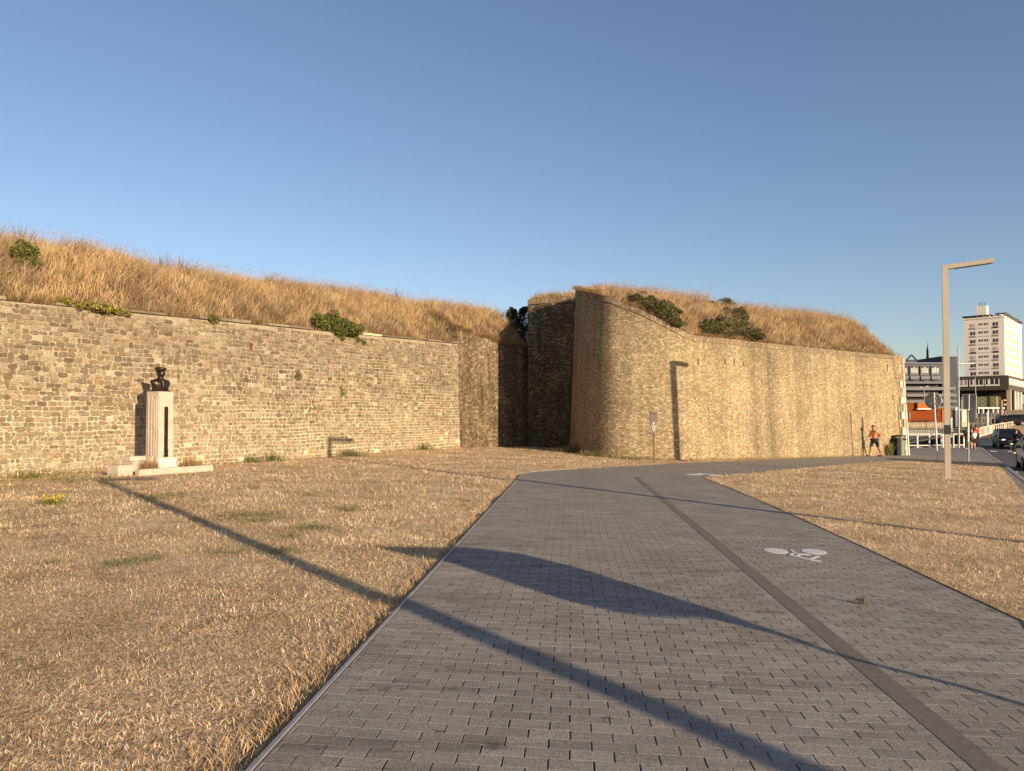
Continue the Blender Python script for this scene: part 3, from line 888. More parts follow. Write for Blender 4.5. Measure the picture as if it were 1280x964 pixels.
# =================================================================== BANKS (dry grass slopes above the walls)
def silh(tab,x): return float(np.interp(x,[a for a,_ in tab],[b for _,b in tab]))
silL=[(-400,262),(-100,285),(0,296),(50,302),(100,308),(150,322),(200,334),(300,347),(400,359),(500,372),(560,380),(620,385),(660,389)]
silR=[(655,373),(720,367),(735,366),(760,367),(800,367),(850,375),(870,379),(900,382),(950,387),(1000,391),(1040,396.5),(1080,406),(1100,417),(1112,428),(1119,440),(1130,447),(1200,452)]
def bank(path_,tops,inward,D,tab,grass_h,back=7):
    cols=[]; vprof=[0,.08,.2,.35,.5,.65,.8,.92,1.0]
    for i,p in enumerate(path_):
        base=Vector((p[0],p[1],0))+inward[i]*.35
        Dd=D[i]; cr=base+inward[i]*Dd
        x,_=proj(cr.x,cr.y,6); y=silh(tab,x)
        zc=zat(x,y,cr.y)-grass_h
        z0=tops[i]-.08; zc=max(zc,z0+.02)
        col=[]
        for v in vprof:
            q=base+inward[i]*Dd*v
            zz=z0+(zc-z0)*math.sin(v*math.pi/2)**.95
            zz+=.06*math.sin(i*.9+v*7)*math.sin(v*math.pi)
            col.append((q.x,q.y,zz))
        q=cr+inward[i]*back; col.append((q.x,q.y,zc-.3)); 
        q=cr+inward[i]*(back+4); col.append((q.x,q.y,zc-4)); 
        cols.append(col)
    return cols
def bank_mesh(name,cols,mat,parent=None,kind='structure'):
    mb=MB(); n=len(cols[0])
    for i in range(len(cols)-1):
        for j in range(n-1):
            mb.add([cols[i][j],cols[i+1][j],cols[i+1][j+1],cols[i][j+1]],[(0,1,2,3)])
    return build(name,mb,mat,parent,kind=kind)
def sample_bank(cols,n,vmin=0,vmax=9):
    quads=[]; ar=[]
    for i in range(len(cols)-1):
        for j in range(vmin,vmax):
            a,b,c,e=[np.array(q) for q in (cols[i][j],cols[i+1][j],cols[i+1][j+1],cols[i][j+1])]
            quads.append((a,b,c,e,i,j)); ar.append(np.linalg.norm(np.cross(b-a,e-a)))
    ar=np.array(ar); idx=rng.choice(len(quads),n,p=ar/ar.sum())
    Q=np.array([[q[0],q[1],q[2],q[3]] for q in quads]); J=np.array([q[5] for q in quads]); I=np.array([q[4] for q in quads])
    s=rng.random(n)[:,None]; t=rng.random(n)[:,None]; q=Q[idx]
    return q[:,0]*(1-s)*(1-t)+q[:,1]*s*(1-t)+q[:,2]*s*t+q[:,3]*(1-s)*t, J[idx]+t[:,0], I[idx]
lpath=[tuple((A+d*u-nL*(BAT*4.3)).xy) for u in np.linspace(U0-6,LW,34)]
ltops=[Tl(u)+.05 for u in np.linspace(U0-6,LW,34)]
linw=[-nL]*34
lpath+= [p[:2] for p in rw[1:]]; ltops+=rw_tops[1:]; linw+=[(-n_*.7-nL*.3).normalized() for n_ in rw_n[1:]]
linw=[v.normalized() for v in linw]
colsL=bank(lpath,ltops,linw,[4.2]*34+[3.2]*(len(lpath)-34),silL,.42)
bank_mesh('grass_bank',colsL,M['soil'])
# right: flank + nose + straight
i0=0
rp=[];rt=[];ri=[];rd=[]
for p,t_ in zip(fl,fl_tops): rp.append(p); rt.append(t_); ri.append(Vector((.32,.95,0)).normalized()); rd.append(2.5)
for i in range(0,len(bp),3):
    if bp[i][1]>39.5 and bp[i][0]<5: continue
    n_=-bp_n[i]; p=bp[i]
    ctr=Vector((6.6,39.5,0))
    if bp[i][0]<9: n_=(ctr-Vector((p[0],p[1],0))).normalized(); rd.append(2.2+max(0,(p[0]-4))*.35)
    else:
        n_=(-bp_n[i]*.9+Vector((-.2,.3,0))).normalized(); rd.append(4.0)
    rp.append((p[0]+n_.x*.25,p[1]+n_.y*.25)); rt.append(b_tops[i]); ri.append(n_)
colsR=bank(rp,rt,ri,rd,silR,.40,back=5)
bank_mesh('grass_bank',colsR,M['soil'])

gold=[(.60,.41,.205),(.68,.49,.27),(.52,.335,.155),(.74,.57,.35),(.34,.225,.12),(.42,.31,.17)]
def bank_grass(name,cols,n,seed,label_parent=None,hs=1.0,skip=None):
    pos,v,_=sample_bank(cols,n,0,9)
    f=fbm(pos[:,0],pos[:,1],seed,4,.9); f2=fbm(pos[:,0]*1.0,pos[:,1]+pos[:,2],seed+3,3,2.6)
    keep=(f2>-.55)|(rng.random(n)<.35)
    pos,v,f,f2=pos[keep],v[keep],f[keep],f2[keep]
    m=len(pos)
    h=(.26+.36*rng.random(m))*(1+.5*f+.25*f2)*hs; h*=np.clip(.55+v*.12,.55,1)
    wd=.010+.014*rng.random(m)
    lean=np.stack([.14+.20*rng.normal(size=m)+.12*f, -.04+.18*rng.normal(size=m)],1)*h[:,None]*2.0
    c1=palette(m,gold,[4,4,3,2,1,1],.16); 
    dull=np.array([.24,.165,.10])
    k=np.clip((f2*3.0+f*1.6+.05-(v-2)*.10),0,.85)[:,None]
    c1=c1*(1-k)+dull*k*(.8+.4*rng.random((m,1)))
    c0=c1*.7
    blades(name,pos,h,wd,lean,c0,c1,M['straw'])
    # feathery seed stalks
    cr=(v>5.0)&(rng.random(m)<.09)
    p2=pos[cr]; k2=len(p2)
    h2=.45+.35*rng.random(k2); lean2=np.stack([.25+.15*rng.normal(size=k2),.1*rng.normal(size=k2)],1)*h2[:,None]
    cc=palette(k2,[(.42,.28,.17),(.5,.36,.22),(.34,.22,.15)],[1,1,1],.15)
    blades(name.replace('grass','stalks'),p2,h2,np.full(k2,.008),lean2,cc*.8,cc,M['straw'])
    tips=p2+np.concatenate([lean2,h2[:,None]],1)
    rep=np.repeat(tips,6,axis=0)+rng.normal(size=(k2*6,3))*np.array([.05,.05,.06])
    leaves(name.replace('grass','seed_heads'),rep,.022+.02*rng.random(len(rep)),palette(len(rep),[(.5,.36,.25),(.42,.29,.2)],[1,1]),M['straw'],kind='stuff')
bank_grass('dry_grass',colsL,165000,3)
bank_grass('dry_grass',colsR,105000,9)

def drape(name,path_,tops,inward,n,seed):
    i=rng.integers(0,len(path_)-1,n); t=rng.random(n)
    px=np.array([p[0] for p in path_]); py=np.array([p[1] for p in path_]); tz=np.array(tops); ix=np.array([v.x for v in inward]); iy=np.array([v.y for v in inward])
    L_=lambda a: a[i]*(1-t)+a[i+1]*t
    o_=.12+.35*rng.random(n); X=L_(px)+L_(ix)*o_; Y=L_(py)+L_(iy)*o_; Z=L_(tz)+.02
    f=fbm(X,Y,seed,4,1.1); k=(f>-.05)|(rng.random(n)<.2); X,Y,Z,f,o_=X[k],Y[k],Z[k],f[k],o_[k]; vx=-L_(ix)[k]; vy=-L_(iy)[k]; m=len(X)
    h=.08+.22*rng.random(m)*(1+f); l=(.12+.35*rng.random(m))
    lean=np.stack([vx*l+.12*rng.normal(size=m),vy*l+.1*rng.normal(size=m)],1)
    c=palette(m,[(.60,.42,.19),(.45,.29,.12),(.30,.19,.10),(.34,.29,.11),(.22,.16,.09)],[3,3,2,1,2],.15)
    blades(name,np.stack([X,Y,Z],1),h,.010+.012*rng.random(m),lean,c*.65,c,M['straw'])
drape('overhanging_grass',lpath,[t_-.05 for t_ in ltops],linw,9000,41)
drape('overhanging_grass',rp,rt,ri,4500,43)
# =================================================================== LAWN BLADES
from math import inf
polyN=np.array(poly)
def inside(px,py,pg):
    n=len(pg); r=np.zeros(len(px),bool); j=n-1
    for i in range(n):
        xi,yi=pg[i]; xj,yj=pg[j]
        with np.errstate(divide='ignore',invalid='ignore'):
            c=((yi>py)!=(yj>py))&(px<(xj-xi)*(py-yi)/(yj-yi+1e-12)+xi)
        r^=c; j=i
    return r
gv=np.vectorize(g)
road_pg=[off(kl[0],-1.2),off(kl[1],-.2),off(kl[2],-.2),off(kl[3],-.2),(60,66),(120,66),(120,-60)]
def wallside(x,y):
    return ((x-A.x)*nL.x+(y-A.y)*nL.y)>.03
def lawn(n,y0,y1,name,sz):
    # uniform in angle-ish, density ~ 1/Y
    Y=np.exp(rng.random(n)*(math.log(y1)-math.log(y0))+math.log(y0))
    a=rng.random(n)*1.75-.875
    X=a*Y
    keep=~inside(X,Y,poly)&wallside(X,Y)
    keep&=~inside(X,Y,strip)&~inside(X,Y,road_pg)
    # behind bastion
    bx=np.array([p[0] for p in bp]); by=np.array([p[1] for p in bp])
    keep&=~((X>3)&(Y>np.interp(X,[3,4,5,6,7,8,9,24.2],[38,34.4,33.5,33.0,32.7,32.9,33.5,45.3])))
    keep&=~((X<3.2)&(Y>41))
    X,Y=X[keep],Y[keep]; m=len(X)
    f=fbm(X,Y,21,4,.5); f2=fbm(X,Y,33,4,2.2)
    keep=(f2>-.25)|(rng.random(m)<.55)
    X,Y,f,f2=X[keep],Y[keep],f[keep],f2[keep]; m=len(X)
    Z=gv(X,Y)
    s=np.clip(Y/9,.55,3.2)
    h=(.006+.034*rng.random(m)**1.8)*np.clip(s,.5,1.8)
    ln=(.020+.036*rng.random(m))*np.clip(s,.8,2.2)
    an=rng.random(m)*6.2832+.5*np.sin(X*1.7+Y)
    lean=np.stack([np.cos(an),np.sin(an)],1)*ln[:,None]
    wd=(.0024+.0024*rng.random(m))*np.clip(s,.95,3.2)
    col=palette(m,[(.84,.57,.32),(.90,.70,.45),(.62,.40,.205),(.26,.165,.08),(.90,.78,.56),(.36,.25,.12)],[4,3.4,2,1.8,2.2,1],.18)
    col*= np.clip(1.08+.45*f+.45*fbm(X,Y*1.6,55,4,1.5)-.12*np.exp(-Y/5),.5,1.3)[:,None]
    cs=np.where(Y<9,.07,np.where(Y<18,.13,.22))
    def hsh(a,b): 
        v=np.sin(a*127.1+b*311.7)*43758.5453; return v-np.floor(v)
    ca=np.floor((X+.35*np.sin(Y*9))/cs); cb=np.floor((Y+.3*np.sin(X*7))/(cs*1.7)); tuftv=hsh(ca,cb)
    col*= (.74+.62*tuftv)[:,None]; h=h*(.6+.9*hsh(ca+7,cb+3))
    # greener patches seen in the photograph
    gpx=[(205,622,26,5),(320,648,40,7),(388,660,26,4),(360,672,22,4),(60,706,18,4),(145,706,16,6),(440,638,25,3),(290,690,25,5),(390,620,16,2.5),(345,690,25,5),(180,700,28,6),(100,600,60,5),(20,600,40,6),(420,568,22,3),(320,575,22,3),(530,558,20,2.5),(50,640,60,10)]
    gm=np.zeros(m)
    for (cx_,cy_,rx,ry) in gpx:
        c=P(cx_,cy_); ex=P(cx_+rx,cy_); ey=P(cx_,cy_+ry); rX=abs(ex.x-c.x); rY=abs(ey.y-c.y)
        q=((X-c.x)/rX)**2+((Y-c.y)/rY)**2
        gm=np.maximum(gm,1.1*np.exp(-q*1.3)*(1.0 if cy_>610 and cy_!=640 else .6)*(.35 if cy_==640 else 1))
    gm=np.clip(gm*(1+1.6*fbm(X,Y,77,3,4.0)),0,1)
    isg=rng.random(m)<gm*.95
    gc=palette(m,[(.15,.17,.04),(.22,.21,.06),(.10,.115,.03)],[2,1,1],.25)
    col[isg]=gc[isg]; h[isg]=h[isg]*1.8+.012; wd[isg]*=1.3
    Z=Z+.056*inside(X,Y,lawnR)
    pos=np.stack([X,Y,Z+.002],1)
    blades(name,pos,h,wd,lean,col*.8,col,M['straw'],face=an+math.pi/2+rng.normal(size=m)*.5,bend=.45)
lawn(420000,2.2,14,'short_dry_grass',1)
lawn(190000,14,46,'short_dry_grass',1)
# ragged tufts overhanging the path edges
def edge_tufts(p0,p1,n,side,hh):
    t=rng.random(n); X=p0.x+(p1.x-p0.x)*t; Y=p0.y+(p1.y-p0.y)*t
    dd=(p1-p0).normalized(); nn=Vector((dd.y,-dd.x,0))*side
    o_=np.abs(rng.normal(size=n))*.05+.005
    X=X+nn.x*o_; Y=Y+nn.y*o_
    h=(.02+hh*rng.random(n)); an=rng.random(n)*6.28
    lean=np.stack([np.cos(an),np.sin(an)],1)*(.015+.03*rng.random(n))[:,None]
    return np.stack([X,Y,gv(X,Y)],1),h,lean
E=[edge_tufts(Rp[i],Rp[i+1],260,1,.04) for i in range(len(Rp)-1)]
pos=np.concatenate([e[0] for e in E]); 
# make sure they are outside the path
k=~inside(pos[:,0],pos[:,1],poly)
if k.sum()<len(pos)*.5:
    E=[edge_tufts(Rp[i],Rp[i+1],260,-1,.04) for i in range(len(Rp)-1)]; pos=np.concatenate([e[0] for e in E]); k=~inside(pos[:,0],pos[:,1],poly)
h=np.concatenate([e[1] for e in E])[k]; ln=np.concatenate([e[2] for e in E])[k]; pos=pos[k]
cc=palette(len(pos),[(.5,.36,.18),(.58,.44,.24),(.4,.27,.12)],[1,1,1],.15)
EL=[]
_p0=Vector((Lp[0].x,Lp[0].y,0))-Vector((ldir.x,ldir.y,0))*2; _p1=Vector((Lp[1].x,Lp[1].y,0)); _n=9000
_t=rng.random(_n)**1.8; _o=.03+np.abs(rng.normal(size=_n))*.13; _ff=fbm(_t*30,_o*4,61,4,1.0)
_X=_p0.x+(_p1.x-_p0.x)*_t-_o*ldir.y; _Y=_p0.y+(_p1.y-_p0.y)*_t+_o*ldir.x; _k=_ff>-.1; _X,_Y,_o=_X[_k],_Y[_k],_o[_k]; _n=len(_X)
_an=rng.random(_n)*6.28; _c=palette(_n,[(.70,.48,.25),(.80,.60,.36),(.46,.30,.15)],[2,1,1],.15)
blades('path_edge_grass',np.stack([_X,_Y,gv(_X,_Y)],1),.02+.06*rng.random(_n),.003+.003*rng.random(_n),np.stack([np.cos(_an),np.sin(_an)],1)*(.02+.05*rng.random(_n))[:,None],_c*.7,_c,M['straw'])
blades('path_edge_grass',pos,h,np.full(len(pos),.006),ln,cc*.7,cc,M['straw'])


# =================================================================== BUSHES AND WEEDS
def bankpoint(cols,x,y):
    best=None
    for i in range(len(cols)):
        for j in range(9):
            p=cols[i][j]; q=proj(*p); dd=(q[0]-x)**2+(q[1]-y)**2
            if best is None or dd<best[0]: best=(dd,p)
    return Vector(best[1])
def blob(c, r, n, squash=None, seed=0):
    """points in a lumpy ellipsoid, denser at the skin"""
    c=np.array(c); r=np.array(r)
    q=rng.normal(size=(n,3)); q/=np.linalg.norm(q,axis=1)[:,None]
    rad=np.clip(1-.42*rng.random(n)**1.6,0,1)
    lump=1+.16*fbm(q[:,0]*2+seed,q[:,1]*2+q[:,2]*2,seed,3,1.6)
    return c+q*(rad*lump)[:,None]*r
green=[(.05,.08,.018),(.075,.105,.025),(.10,.125,.03),(.035,.055,.015)]
def shrub(name,label,cat,blobs,size,cols,loc,n_per=900,stems=True,group=None):
    t=thing(name,loc,label,cat,group=group)
    fine=[]
    for b in blobs:
        fine.append((b[0],tuple(np.array(b[1])*.8),(b[2] if len(b)>2 else 1)*.55))
        for _ in range(7):
            q_=rng.normal(size=3); q_/=np.linalg.norm(q_); k_2=.22+.3*rng.random()
            fine.append((tuple(np.array(b[0])+q_*np.array(b[1])*(.55+.4*rng.random())),tuple(np.array(b[1])*k_2),(b[2] if len(b)>2 else 1)*.13))
    pts=np.concatenate([blob(b[0],b[1],max(12,int(n_per*b[2])),seed=i) for i,b in enumerate(fine)])-np.array(loc)
    m=len(pts)
    c=palette(m,cols,[3,3,2,2][:len(cols)],.22)
    leaves('foliage',pts,size*(.6+.8*rng.random(m)),c,M['leaf'],t,kind='stuff')
    if stems:
        mb=MB()
        for b in blobs[:6]:
            q=Vector(b[0])-Vector(loc)
            for k in range(3):
                e=q+Vector((random.uniform(-.5,.5)*b[1][0],random.uniform(-.5,.5)*b[1][1],random.uniform(0,.6)*b[1][2]))
                mb.tube((random.uniform(-.05,.05),random.uniform(-.05,.05),-.1),e,.022,.008,5)
        build('stem',mb,M['bark'],t)
    return t
M['bark']=simple('twig bark',(.10,.07,.045),.95,var=.3,scale=12)
def wallpt(x,y,o=.1,z=None):
    """point on the left wall plane seen at pixel x,y"""
    a,b_=ray(x,y)
    # intersect (aX=a*t, t) with wall line
    den=a*nL.x+1*nL.y; t=(A.x*nL.x+A.y*nL.y)/den
    return Vector((a*t,t,EYE+b_*t))+nL*o
c=wallpt(421,407,-.35)
c=c+d*.25; bl=[((c.x,c.y,c.z),(1.1,.8,.50),2.4)]
for dx,dy,r in ((1.45,-.42,.25),(-.8,.12,.36),(.75,-.18,.4),(-.25,.2,.45),(.35,-.1,.5),(1.15,-.38,.28),(0,-.3,.4)):
    p=c+d*dx+Vector((0,0,dy)); bl.append(((p.x,p.y,p.z),(r*1.1,r,r*.75),1))
shrub('ivy_bush','rounded green ivy bush spilling over the top of the long stone wall','bush',bl,.075,[(.10,.115,.025),(.15,.155,.035),(.20,.195,.05),(.06,.07,.018)],(c.x,c.y,c.z-.2),1900)
cc_=wallpt(31,317,-1.9); 
_p=bankpoint(colsL,31,326); a_,b_=ray(31,317); _Y=_p.y-1.9; cc_=Vector((a_*_Y,_Y,EYE+b_*_Y))
shrub('round_shrub','small round yellow green shrub in the dry grass at the far left of the bank','bush',[((cc_.x,cc_.y,cc_.z),(.40,.38,.30),2.2),((cc_.x+.1,cc_.y,cc_.z-.22),(.3,.3,.25),1)],.06,[(.14,.15,.03),(.19,.19,.04),(.09,.10,.02)],(cc_.x,cc_.y,cc_.z-.5),800)
c=wallpt(122,385,-.05)
bl=[]
for dx,dz,r in ((-1.1,.06,.16),(-.6,.02,.2),(-.1,.0,.27),(.35,.02,.25),(.8,-.02,.17),(1.15,-.05,.12)):
    p=c+d*dx*.75+Vector((0,0,dz)); bl.append(((p.x,p.y,p.z),(r*1.2,r,r*.62),.5))
shrub('creeping_plant','yellow green creeper trailing along the wall coping at left','plant',bl,.06,[(.22,.20,.04),(.30,.26,.05),(.15,.15,.035)],(c.x,c.y,c.z),600)
c=wallpt(268,398,-.02)
shrub('wall_plant','small olive tuft growing in the coping right of the creeper','plant',[((c.x,c.y,c.z),(.2,.2,.2),.6)],.05,[(.19,.18,.05),(.14,.14,.04)],(c.x,c.y,c.z-.1),500,False)
for x,y,r,lb in ((372,470,.16,'small green tuft rooted in the face of the long wall'),(427,489,.2,'olive moss tuft on the wall face above the lamp shadow')):
    c=wallpt(x,y,.02); shrub('wall_plant',lb,'plant',[((c.x,c.y,c.z),(r,r*.4,r),.35)],.045,[(.19,.18,.06),(.14,.14,.04)],(c.x,c.y,c.z),420,False)
# gorse bushes on the bastion bank
def bush_px(name,label,pxs,size,cols,n_per,dy=-.15):
    bl=[]
    for (x,y,rx,rz) in pxs:
        p=bankpoint(colsR,x,y+8); Y=p.y+dy-.45; a,b_=ray(x,y); k=Y/925
        bl.append(((a*Y,Y,EYE+b_*Y),(rx*k*1.12,min(rx*k,.8),rz*k*1.15),1.2))
    q=bl[-1][0]
    return shrub(name,label,'bush',bl,size,cols,(q[0],q[1],q[2]-.3),n_per)
gors=[(.05,.055,.018),(.09,.09,.03),(.14,.13,.045),(.19,.17,.06)]
bush_px('gorse_bush','dark green gorse bush sprawling down to the swooping coping of the bastion',[(803,371,12,6),(812,377,14,8),(820,384,14,9),(829,390,14,10),(838,397,13,10),(846,404,10,7),(796,372,9,4),(843,391,9,8),(832,381,10,7),(822,374,9,6)],.065,gors,900)
bush_px('gorse_bush','larger dark gorse bush hanging to the straight coping, right of the swoop',[(905,379,11,7),(909,386,14,9),(915,394,15,10),(921,402,17,11),(929,410,18,10),(903,404,14,9),(894,410,15,8),(912,413,20,9),(940,418,14,6),(884,408,9,8),(925,394,9,9),(950,421,8,4)],.065,gors,900)
bush_px('gorse_bush','small brown green bush just behind the top of the rounded nose',[(765,367.5,11,3.2),(745,364.5,9,2),(787,370,10,4)],.06,[(.13,.09,.035),(.10,.09,.03),(.17,.10,.045)],450)
# dark shaded scrub between the banks
bl=[]
for (x,y,rx,rz,Y) in ((650,408,20,22,44.5),(654,420,18,20,43.8),(655,402,16,14,43.4),(642,402,12,12,44.2),(648,415,12,14,42.9),(652,428,9,8,42.8),(640,392,9,8,43),(655,388,7,5,43.5)):
    a,b_=ray(x,y); k=Y/925; bl.append(((a*Y,Y,EYE+b_*Y),(rx*k,.6,rz*k),1.1))
q=bl[2][0]
shrub('shaded_bush','dark bush in deep shade wedged against the tall brick flank','bush',bl,.08,[(.05,.055,.02),(.08,.07,.03),(.04,.04,.015)],(q[0],q[1],q[2]-.3),1100)
# grass tuft on flank top and spiky plants on the skyline
def tuft(name,label,cat,c,n,h,spread,cols,wd=.012,lean=.4,group=None,up=0):
    t=thing(name,c,label,cat,group=group)
    pos=rng.normal(size=(n,3))*np.array([spread,spread*.6,0]); 
    hh=h*(.5+.6*rng.random(n)); an=rng.random(n)*6.28
    ln=np.stack([np.cos(an),np.sin(an)],1)*(hh*lean*rng.random(n))[:,None]
    cl=palette(n,cols,[1]*len(cols),.2)
    blades('foliage',pos,hh,np.full(n,wd),ln,cl*.8,cl,M['leaf'],t,kind='stuff')
    return t
for x,y,lb in ((205,331,'tall dark dry weed stalks on the skyline above the monument'),(235,334,'short dark weed stalks on the skyline just right of the taller ones'),(500,372,'brown brushy weeds on the skyline right of the ivy bush'),(28,296,'dark wiry stalks on the skyline above the round shrub')):
    q=bankpoint(colsL,x,y+3); tuft('skyline_weed',lb,'weed',q,34,.95,.16,[(.12,.09,.06),(.17,.12,.08),(.09,.08,.05)],.022,.35,group='dark stalks on the skyline')
a_,b_=ray(692,372); q=Vector((a_*42,42,EYE+b_*42))
tuft('grass_tuft','lone tall tan grass tuft standing on top of the shaded brick flank','grass tuft',q-Vector((0,0,.25)),260,.62,.2,[(.42,.27,.11),(.3,.2,.08),(.2,.16,.06)],.02,.7)
def wallbase(x,o=.12):
    a,_=ray(x,560); den=a*nL.x+nL.y; t=(A.x*nL.x+A.y*nL.y)/den; q=Vector((a*t,t,0))+nL*o; return Vector((q.x,q.y,g(q.x,q.y)))
gw=[(.11,.14,.03),(.17,.18,.05),(.22,.20,.07)]
for x,n,s,h,lb in ((310,160,.18,.28,'small green weed tuft at the foot of the long wall right of the monument'),(337,190,.2,.3,'bright green weed tuft second along the wall foot from the monument'),(430,420,.38,.32,'broad dark green weed patch at the wall foot below the small lamp shadow'),(525,170,.35,.35,'sparse weeds at the wall foot near the corner with the brown wall'),(20,120,.5,.25,'thin dry weeds at the wall foot at far left')):
    tuft('weed',lb,'weed',wallbase(x),n,h,s,gw,.014,.8)
def bpt(x,o=.15):
    a,_=ray(x,565); best=min(range(len(bp)),key=lambda i:abs(bp[i][0]/bp[i][1]-a)+(0 if bp[i][1]<40 or bp[i][0]>5 else 1))
    q=Vector((bp[best][0],bp[best][1],0))+bp_n[best]*(BB*.3+o); return Vector((q.x,q.y,g(q.x,q.y)))
for x,n,s,h,lb in ((722,500,.35,.45,'dark tangled weeds at the foot of the rounded bastion nose'),(748,330,.45,.32,'low green weeds at the base of the curved brickwork'),(790,220,.6,.2,'thin weeds along the wall base left of the info post')):
    tuft('weed',lb,'weed',bpt(x),n,h,s,[(.16,.15,.05),(.12,.13,.035),(.28,.21,.09)],.016,.7)
q=bpt(1109,.12); tuft('weed','tall yellow green weed clump beside the litter bin at the end of the bastion','weed',q,200,.8,.13,[(.20,.20,.05),(.28,.25,.07),(.14,.15,.04)],.03,.5)
# strip of dry stalks all along wall foots
for nm,fn,xs_ in (('wall_foot_grass',wallbase,(0,575)),('wall_foot_grass',bpt,(728,1120))):
    P_=[fn(x,abs(random.gauss(0,.12))+.02) for x in np.linspace(*xs_,160)]
    pos=np.repeat(np.array([tuple(p) for p in P_]),16,axis=0)+rng.normal(size=(160*16,3))*np.array([.09,.09,0])
    n=len(pos); h=.05+.14*rng.random(n)**2; an=rng.random(n)*6.28
    cc=palette(n,[(.45,.32,.15),(.35,.25,.11),(.2,.2,.07)],[2,2,1],.2)
    blades(nm,pos,h,np.full(n,.011),np.stack([np.cos(an),np.sin(an)],1)*.07,cc*.75,cc,M['straw'])
# weeds on the lawn and paving
q=P(66,631); t=tuft('flowering_weed','clump of small bright yellow flowers in the dry lawn at left','flower',q,130,.16,.11,[(.14,.16,.04),(.2,.2,.05)],.012,.6)
pts=rng.normal(size=(90,3))*np.array([.13,.09,.025])+np.array([0,0,.13])
leaves('blossom',pts,np.full(90,.035),palette(90,[(.75,.55,.03),(.65,.5,.04)],[1,1],.1),M['leaf'],t,kind='stuff')
q=P(1076,762,.045); q=Vector((q.x,q.y,g(q.x,q.y)+.046)); t=tuft('paving_weed','spindly dark weed growing out of a paving joint in the narrow lane','weed',q,26,.10,.02,[(.05,.045,.02),(.10,.08,.035)],.004,1.1)
pts=rng.normal(size=(60,3))*np.array([.045,.03,.02])+np.array([0,0,.03])
leaves('leaf',pts,np.full(60,.014),palette(60,[(.05,.045,.02),(.09,.07,.03)],[1,1],.2),M['leaf'],t,kind='stuff')

# =================================================================== LAMPS
def lamp(base,label,H=6.93,group='tall angular path lamps',arm=(1.05,-.5)):
    t=thing('street_lamp',base,label,'street lamp',group=group)
    a=math.atan2(arm[1],arm[0]); m=MB(); s=.17
    m.box((0,0,H/2),(s,s,H),a,.012); build('post',m,M['lamp_metal'],t)
    m=MB(); m.box((0,0,.02),(.34,.34,.035),a,.008)
    for k in range(4):
        q=Matrix.Rotation(a,3,'Z')@Vector((.13*(1 if k%2 else -1),.13*(1 if k//2 else -1),.05)); m.tube(q,q+Vector((0,0,.03)),.014,n=6)
    build('base_plate',m,M['grey_metal'],t)
    m=MB(); m.box((0,0,1.62),(s+.012,s+.012,.30),a,.004); build('dark_band',m,M['dark_metal'],t)
    m=MB(); L=1.24; tl=R(4.5)
    m.box((0,0,0),(L,.17,.15),0,.012,tilt=Matrix.Rotation(-tl,3,'Y'))
    o=build('arm',m,M['lamp_metal'],t); off_=s/2+L/2-.0; o.location=(math.cos(a)*off_,math.sin(a)*off_,H-.075+math.sin(tl)*L/2); o.rotation_euler=(0,0,a)
    l=MB(); l.box((.05,0,-.079),(L*.82,.13,.012),0,.003,tilt=Matrix.Rotation(-tl,3,'Y')); build('light_panel',l,M['dark_metal'],o)
    return t
lD=P(1185,600.5); lamp(lD,'tall slim beige angular street lamp standing in the dry grass at right')
H=6.93
def lamp_from_tip(tip, H):
    zt=tip.z; hb=Vector((SUN.x,SUN.y,0)); L_=(H-(zt))/math.tan(R(12.2))
    for _ in range(4):
        b=Vector((tip.x,tip.y,0))+hb.normalized()*L_; L_=(H+g(b.x,b.y)-zt)/math.tan(R(12.2))
    return Vector((b.x,b.y,g(b.x,b.y)))
tipA=P(121,599.5); lA=lamp_from_tip(tipA,H)
lamp(lA,'street lamp beside the road behind the viewer, throwing the long shadow across lawn and path',arm=(1,.3))
wt_=wallpt(412,548,.0); lC=lamp_from_tip(wt_,H-.05)
lamp(lC,'street lamp just outside the right frame edge, throwing the thin shadow to the long wall',arm=(1,.45))

# feather flag whose shadow crosses the path (stands behind the viewer to the right)
k_=1/math.tan(R(12.2)); sd=Vector((-SUN.x,-SUN.y,0)).normalized()
p1=P(1280,893); p2=P(990,811)
# pole shadow line runs through p1,p2 roughly along the sun direction; the pole stands further back
base=p1-sd*5.0; base=Vector((base.x,base.y,g(base.x,base.y)))
pl_dir=Vector((-.80,-.60,0)).normalized()
def flag_wh(S):
    v=Vector((S.x-base.x,S.y-base.y,0)); a11,a12=sd.x*k_,pl_dir.x; a21,a22=sd.y*k_,pl_dir.y
    det=a11*a22-a12*a21; h_=(v.x*a22-a12*v.y)/det; w_=(a11*v.y-a21*v.x)/det
    return w_, h_+g(S.x,S.y)-base.z
edge=[(465,683.5),(520,683.5),(575,686),(640,694),(710,712),(790,738),(860,760),(930,785),(950,795),(900,783),(860,773),(800,772),(750,766),(690,752),(620,729),(550,705),(505,693)]
fw=[flag_wh(P(*q)) for q in edge]
ft=thing('feather_flag',base,'white feather flag on a slim pole standing behind the viewer at right','flag')
mb=MB(); r0=[(pl_dir.x*w_-.006*pl_dir.y,pl_dir.y*w_+.006*pl_dir.x,h_) for w_,h_ in fw]; r1=[(pl_dir.x*w_+.006*pl_dir.y,pl_dir.y*w_-.006*pl_dir.x,h_) for w_,h_ in fw]
mb.loft([r0,r1]); build('flag_cloth',mb,simple('flag cloth',(.7,.7,.7),.8,var=.05),ft)
wp0=flag_wh(p1); wtop=flag_wh(P(930,787))
mb=MB(); w0=flag_wh(P(1160,853))
hs_=[(0,0)]+[flag_wh(P(*q)) for q in ((1280,893),(1160,856),(1020,820),(930,787),(860,761))]
mb.tube((pl_dir.x*hs_[1][0],pl_dir.y*hs_[1][0],0),(pl_dir.x*hs_[1][0],pl_dir.y*hs_[1][0],hs_[1][1]),.03,.03,8)
